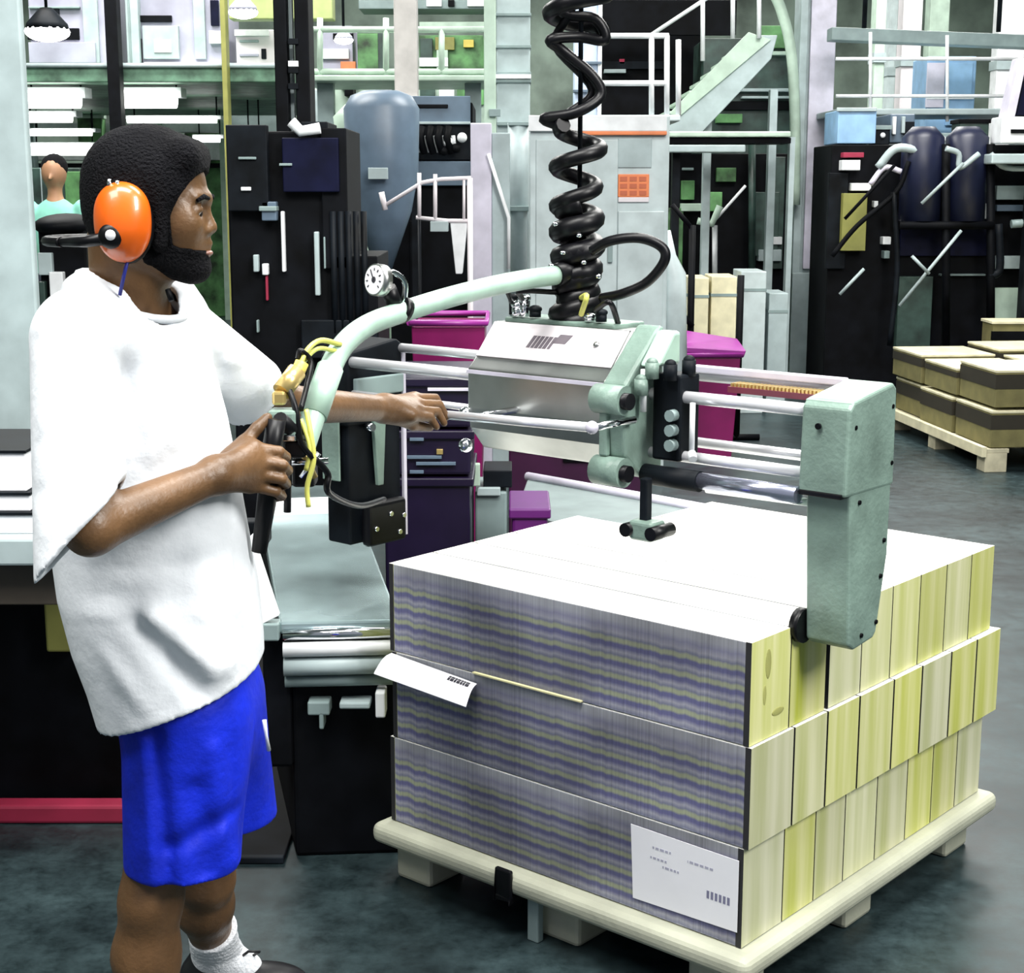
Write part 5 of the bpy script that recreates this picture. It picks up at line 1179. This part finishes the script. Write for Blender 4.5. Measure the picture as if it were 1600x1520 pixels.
YB = thing('crane_beam', 'yellow-green overhead beam above the mezzanine near the black twin posts', 'beam', (W(410, 10, 13.2).x, 13.2, W(410, 34, 13.2).z))
a, b = W(356, -20, 13.2), W(520, 30, 13.2); MB().box((a.x, 13.2, b.z), (b.x, 13.4, a.z)).build('beam', mat('yellow_green_paint', (.34, .40, .16), .5), YB, .01); MB().tube([Vector((a.x+.1, 13.3, a.z)), Vector((a.x+.1, 13.3, CEIL))], .02, 6).build('hanger', m_.dark, YB); MB().tube([Vector((b.x-.1, 13.3, a.z)), Vector((b.x-.1, 13.3, CEIL))], .02, 6).build('hanger', m_.dark, YB)
# high-bay lamps
for i, (x, y, w, Y, lb) in enumerate(((74, 48, 30, 12.2, 'glowing round high-bay lamp at the upper left near the pale column'), (380, 18, 20, 12.4, 'glowing round high-bay lamp near the top, left of the black twin posts'), (537, 62, 13, 12.9, 'small glowing round lamp in front of the rear guard rail'))):
    c = W(x, y, Y); r = w/2427*Y
    t = thing('highbay_lamp', lb, 'lamp', tuple(c), 'high-bay lamps')
    MB().tube([c+Vector((0, 0, r*.05)), c+Vector((0, 0, r*.35)), c+Vector((0, 0, r*.9)), c+Vector((0, 0, r*1.1))], [r*1.08, r, r*.5, r*.3], 20).build('reflector', m_.dark if i == 0 else m_.lavg, t)
    MB().ell(c+Vector((0, 0, -r*.05)), (r*1.12, r*1.12, r*.50)).build('bulb_cover', lampm, t)
    MB().tube([c+Vector((0, 0, r)), Vector((c.x, c.y, CEIL))], .012, 6).build('hanging_rod', m_.dark, t)
# long lights under the mezzanine
for i, (x0, x1, y, hh, Y, lb) in enumerate(((32, 134, 152, 16, 13.3, 'front left tube light under the mezzanine'), (175, 284, 152, 16, 13.3, 'front right tube light under the mezzanine'), (32, 120, 182, 9, 15.0, 'second-row left tube light under the mezzanine'), (196, 346, 186, 6, 15.0, 'second-row long tube light under the mezzanine'),
                                    (45, 150, 206, 6, 17.5, 'third-row left tube light under the mezzanine'), (300, 350, 216, 6, 17.5, 'third-row right tube light under the mezzanine'), (45, 150, 232, 10, 18.3, 'rearmost left tube light under the mezzanine'), (376, 412, 212, 5, 15.5, 'short tube light left of the black twin posts'))):
    a, b = W(x0, y-hh, Y), W(x1, y+hh, Y); t = thing('tube_light', 'glowing '+lb, 'lamp', ((a.x+b.x)/2, Y, a.z), 'tube lights under the mezzanine')
    MB().box((a.x, Y, (a.z+b.z)/2), (b.x, Y+.22, a.z)).build('housing', m_.white, t, .004)
    MB().tube([Vector((a.x+.02, Y-.02, (a.z*.4+b.z*.6))), Vector((b.x-.04, Y-.02, (a.z*.4+b.z*.6)))], (a.z-b.z)*.45, 12).build('tube', tubem, t)
    for xx in (a.x+.06, b.x-.06): MB().tube([Vector((xx, Y+.1, a.z)), Vector((xx, Y+.1, W(0, 128, 13).z+.01))], .008, 6).build('rod', m_.dark, t)
# pale rack shelves under the mezzanine
RK = thing('storage_rack', 'pale green storage rack under the mezzanine behind the worker\'s head', 'rack', (W(200, 300, 18).x, 19.3, 0))
for y0, y1, mt in ((222, 250, 'white'), (192, 206, 'white'), (255, 262, 'black'), (170, 176, 'palegreen')):
    a, b = W(40, y0, 19.2), W(350, y1, 19.2); MB().box((a.x, 19.2, b.z), (b.x, 19.6, a.z)).build('shelf', getattr(m_, mt), RK, .006)
for x in (44, 140, 250, 346): a = W(x, 160, 19.25); MB().box((a.x-.03, 19.18, 0), (a.x+.03, 19.24, a.z)).build('upright', m_.palegreen, RK)
for i, (x0, x1, y0, y1, mt, lb) in enumerate(((120, 160, 178, 222, 'green', 'green box on the rack shelf between the two front tube lights'), (132, 152, 186, 200, 'white', '') , (285, 345, 128, 160, 'green', 'green box high on the rack right of the front tube light'), (355, 432, 128, 170, 'grey', 'grey-green box on the rack behind the yellow post'))):
    if not lb: continue
    Y = 18.9 if i == 0 else 19.7; a, b = W(x0, y0, Y), W(x1, y1, Y); t = thing('storage_box', lb, 'box', ((a.x+b.x)/2, Y+.1, b.z), 'boxes on the rack')
    MB().box((a.x, Y, b.z if i == 0 else 0), (b.x, Y+.2, a.z)).build('box_body', getattr(m_, mt), t, .01); MB().box((a.x-.01, Y-.01, a.z-.05), (b.x+.01, Y+.21, a.z)).build('lid', m_.palegreen, t, .004)
# green plant bay behind the guard rail, centre left
for i, (x0, y0, x1, y1, Y, mt, lb, ps) in enumerate((
    (655, 55, 755, 118, 15.5, 'green', 'green machine on the rear walkway right of the beige column', [('yellow_top', 'olive', 680, 58, 710, 78, .05), ('white_box', 'white', 655, 90, 700, 104, .06), ('dark_gap', 'dgreen', 656, 60, 676, 100, .04), ('yellow_top', 'yellow', 724, 62, 740, 74, .05), ('pale_post', 'palegreen', 682, 78, 700, 118, .05), ('pale_top', 'palegreen', 655, 34, 760, 42, .04)]),
    (558, 52, 602, 118, 15.6, 'green', 'olive-green machine on the rear walkway left of the beige column', [('dark_side', 'dgreen', 590, 52, 602, 118, .03)]),
    (498, 40, 552, 118, 15.8, 'lavg', 'lavender cabinet on the rear walkway behind the small round lamp', [('white_front', 'white', 500, 76, 545, 92, .05), ('orange_tray', 'orange', 532, 96, 556, 112, .06), ('dark_slot', 'black', 520, 52, 552, 62, .04)]),
    (560, 0, 770, 14, 15.4, 'grey', 'grey duct along the top of the view above the rear guard rail', [('white_vent', 'white', 666, -2, 690, 10, .03), ('white_vent', 'white', 730, -2, 760, 10, .03), ('slot', 'black', 700, 0, 710, 10, .03)]))):
    flo = i != 3
    t = unit('duct' if i == 3 else 'plant_machine', lb, 'duct' if i == 3 else 'machine', Y, .5, (x0, y0, x1, y1), mt, ps, None, 'body', flo)
    if i == 3:
        a = W(x0, y0, Y)
        for xx in (W(x0+10, 0, Y).x, W(x1-10, 0, Y).x): MB().tube([Vector((xx, Y+.2, a.z)), Vector((xx, Y+.2, CEIL))], .02, 6).build('hanger', m_.dark, t)
# below the rear walkway, centre left
unit('low_cabinet', 'pale green louvred cabinet below the rear walkway, right of the hopper', 'cabinet', 12.9, .5, (652, 128, 760, 165), 'palegreen', [('louvre', 'dgreen', 656, 134, 680, 160, .03), ('white_door', 'white', 686, 130, 710, 165, .03), ('green_door', 'green', 714, 132, 756, 164, .03)])
unit('low_cabinet', 'green topped cabinet below the rear walkway, left of the hopper', 'cabinet', 12.9, .5, (482, 130, 600, 240), 'palegreen', [('green_hood', 'green', 528, 122, 556, 136, .2), ('orange_lamp', 'orange', 530, 108, 552, 116, .18), ('dark_hole', 'black', 538, 138, 552, 150, .21), ('grey_door', 'ltgrey', 484, 140, 520, 236, .03), ('white_side', 'ribw', 596, 136, 612, 160, .03)])
# distant co-worker seen left of the worker's head
P2 = thing('person', 'distant person in turquoise shirt standing left of the worker\'s head', 'person', (W(86, 300, 11).x, 11, 0))
q = Vector((W(86, 300, 11).x, 11, 0))
g = Grid(q+Vector((-.35, -.3, 0)), q+Vector((.35, .3, 1.80)), .012)
v3 = lambda x, y, z: q+Vector((x, y, z))*1.05
g.ell(v3(0, 0, 1.62), (.085, .095, .115)); g.cone(v3(0, 0, 1.42), v3(0, 0, 1.54), .05, .05, .02); g.ell(v3(0, 0, 1.22), (.17, .11, .24), .05); g.ell(v3(0, 0, .95), (.16, .11, .14), .05)
for s in (-1, 1):
    g.cone(v3(s*.19, 0, 1.38), v3(s*.23, -.03, 1.10), .048, .038, .03); g.cone(v3(s*.23, -.03, 1.10), v3(s*.16, -.22, 1.02), .038, .028, .01); g.ell(v3(s*.15, -.25, 1.02), (.03, .045, .035), .01)
    g.cone(v3(s*.09, 0, .90), v3(s*.10, 0, .50), .085, .06, .03); g.cone(v3(s*.10, 0, .50), v3(s*.10, .02, .09), .058, .04, .02); g.cone(v3(s*.10, .02, .05), v3(s*.10, -.14, .04), .045, .035, .02)
g.cone(v3(0, -.09, 1.60), v3(0, -.105, 1.58), .012, .014, .01)
g.build('body', mat('light_brown_skin', (.42, .22, .12), .5), P2)
g = Grid(q+Vector((-.35, -.3, .8)), q+Vector((.35, .3, 1.6)), .012)
g.ell(v3(0, 0, 1.22), (.185, .125, .255)); g.ell(v3(0, 0, .98), (.175, .125, .15), .05)
for s in (-1, 1): g.cone(v3(s*.18, 0, 1.39), v3(s*.225, -.02, 1.18), .062, .056, .03)
g.build('shirt', mat('turquoise_cloth', (.25, .62, .50), .8), P2)
g = Grid(q+Vector((-.3, -.3, .06)), q+Vector((.3, .3, 1.05)), .012)
for s in (-1, 1): g.cone(v3(s*.09, 0, .93), v3(s*.10, .02, .12), .10, .06, .02)
g.build('trousers', mat('dark_trousers', (.02, .025, .04), .8), P2)
MB().ell(v3(0, .015, 1.655), (.092, .095, .095)).build('hair', hairm, P2)
# workbench clutter left of the head: pale box and green door
unit('green_locker', 'dark green locker behind the distant person at the left', 'locker', 11.9, .4, (46, 262, 140, 560), 'dgreen', [('door_panel', 'green', 100, 268, 138, 330, .02), ('pale_strip', 'ltgrey', 62, 262, 72, 420, .02)])
# ================================================================== RIGHT: PALLET OF TAN CARTONS
C0 = FZ(1538, 738); L0 = FZ(1385, 668); e1 = (L0-C0).normalized(); e2 = Vector((-e1.y, e1.x, 0)); 
if e2.x < 0: e2 = -e2
def Q(a, b, z): return C0+e1*a+e2*b+Vector((0, 0, z))
def qbox(mb, a0, a1, b0, b1, z0, z1): return mb.box8([Q(a0, b0, z0), Q(a0, b1, z0), Q(a1, b1, z0), Q(a1, b0, z0), Q(a0, b0, z1), Q(a0, b1, z1), Q(a1, b1, z1), Q(a1, b0, z1)])
WP = thing('wooden_pallet', 'pale wooden pallet under tan cartons on the floor at the right', 'pallet', tuple(Q(.6, .5, 0)))
LL = (L0-C0).length
for b_ in (0, .32, .64, .96):
    qbox(MB(), 0, LL, b_, b_+.14, .11, .135).build('deck_board', m_.palletw, WP, .003)
for a_ in (0, LL/2-.06, LL-.12):
    for b_ in (0, .48, .96): qbox(MB(), a_, a_+.12, b_, b_+.13, .0, .11).build('block', m_.palletw, WP, .003)
qbox(MB(), -.02, LL+.02, -.03, -.0, .09, .15).build('front_rim', m_.cartonp, WP, .003)
cartons = [(0, 'front right'), (1, 'front middle'), (2, 'front left')]
zc = .14
spots = []
for lv, hh in enumerate((.20, .17)):
    for i in range(3):
        for j in range(2):
            if lv == 1 and i == 0 and j == 0: pass
            spots.append((lv, i, j, zc, hh))
    zc += hh+.03
names_i = ['near', 'middle', 'far']; names_j = ['camera-side', 'rear']
k = 0
for lv, i, j, z, hh in spots:
    w = LL/3; a0 = i*w+.01+[.0, .012, -.008][(i+lv+j) % 3]; b0 = .03+j*.52+[.0, .018, -.012][(i*2+lv) % 3]
    if lv == 1: hh = hh+[.03, -.02, .0][(i+j) % 3]
    t = thing('carton', f'tan carton on the wooden pallet at right, {["lower", "upper"][lv]} tier, {names_i[i]} end, {names_j[j]} row', 'carton', tuple(Q(a0+w/2, b0+.25, z)), 'tan cartons on the wooden pallet')
    qbox(MB(), a0, a0+w-.03, b0, b0+.48, z, z+hh).build('box', m_.carton, t, .004)
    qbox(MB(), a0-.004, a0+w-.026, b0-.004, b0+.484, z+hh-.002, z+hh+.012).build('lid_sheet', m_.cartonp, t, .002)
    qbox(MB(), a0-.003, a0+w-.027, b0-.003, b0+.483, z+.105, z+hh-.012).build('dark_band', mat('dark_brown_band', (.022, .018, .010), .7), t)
    k += 1
for lb, (a0, a1, b0, b1, h) in (('small tan carton standing highest on the rear of the wooden pallet', (.15, .75, .62, 1.02, .19)), ('flat tan carton with dark slot on top at the right edge', (-.30+.35, .42+.05, 1.06-.38+.36, 1.40, .14))):
    if b1 > 1.1: b0, b1 = .05, .45; a0, a1 = .02, .5; continue
    t = thing('carton', lb, 'carton', tuple(Q((a0+a1)/2, (b0+b1)/2, zc)), 'tan cartons on the wooden pallet')
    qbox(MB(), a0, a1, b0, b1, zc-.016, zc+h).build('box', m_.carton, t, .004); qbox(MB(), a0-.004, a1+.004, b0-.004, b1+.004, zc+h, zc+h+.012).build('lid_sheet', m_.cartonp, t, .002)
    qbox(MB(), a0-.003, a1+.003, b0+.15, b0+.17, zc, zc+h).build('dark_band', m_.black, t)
# second, farther pallet load at the right edge
t = thing('carton', 'long tan carton behind the wooden pallet at the right edge of view', 'carton', (W(1590, 500, 10.9).x, 10.9, 0), 'tan cartons on the wooden pallet')
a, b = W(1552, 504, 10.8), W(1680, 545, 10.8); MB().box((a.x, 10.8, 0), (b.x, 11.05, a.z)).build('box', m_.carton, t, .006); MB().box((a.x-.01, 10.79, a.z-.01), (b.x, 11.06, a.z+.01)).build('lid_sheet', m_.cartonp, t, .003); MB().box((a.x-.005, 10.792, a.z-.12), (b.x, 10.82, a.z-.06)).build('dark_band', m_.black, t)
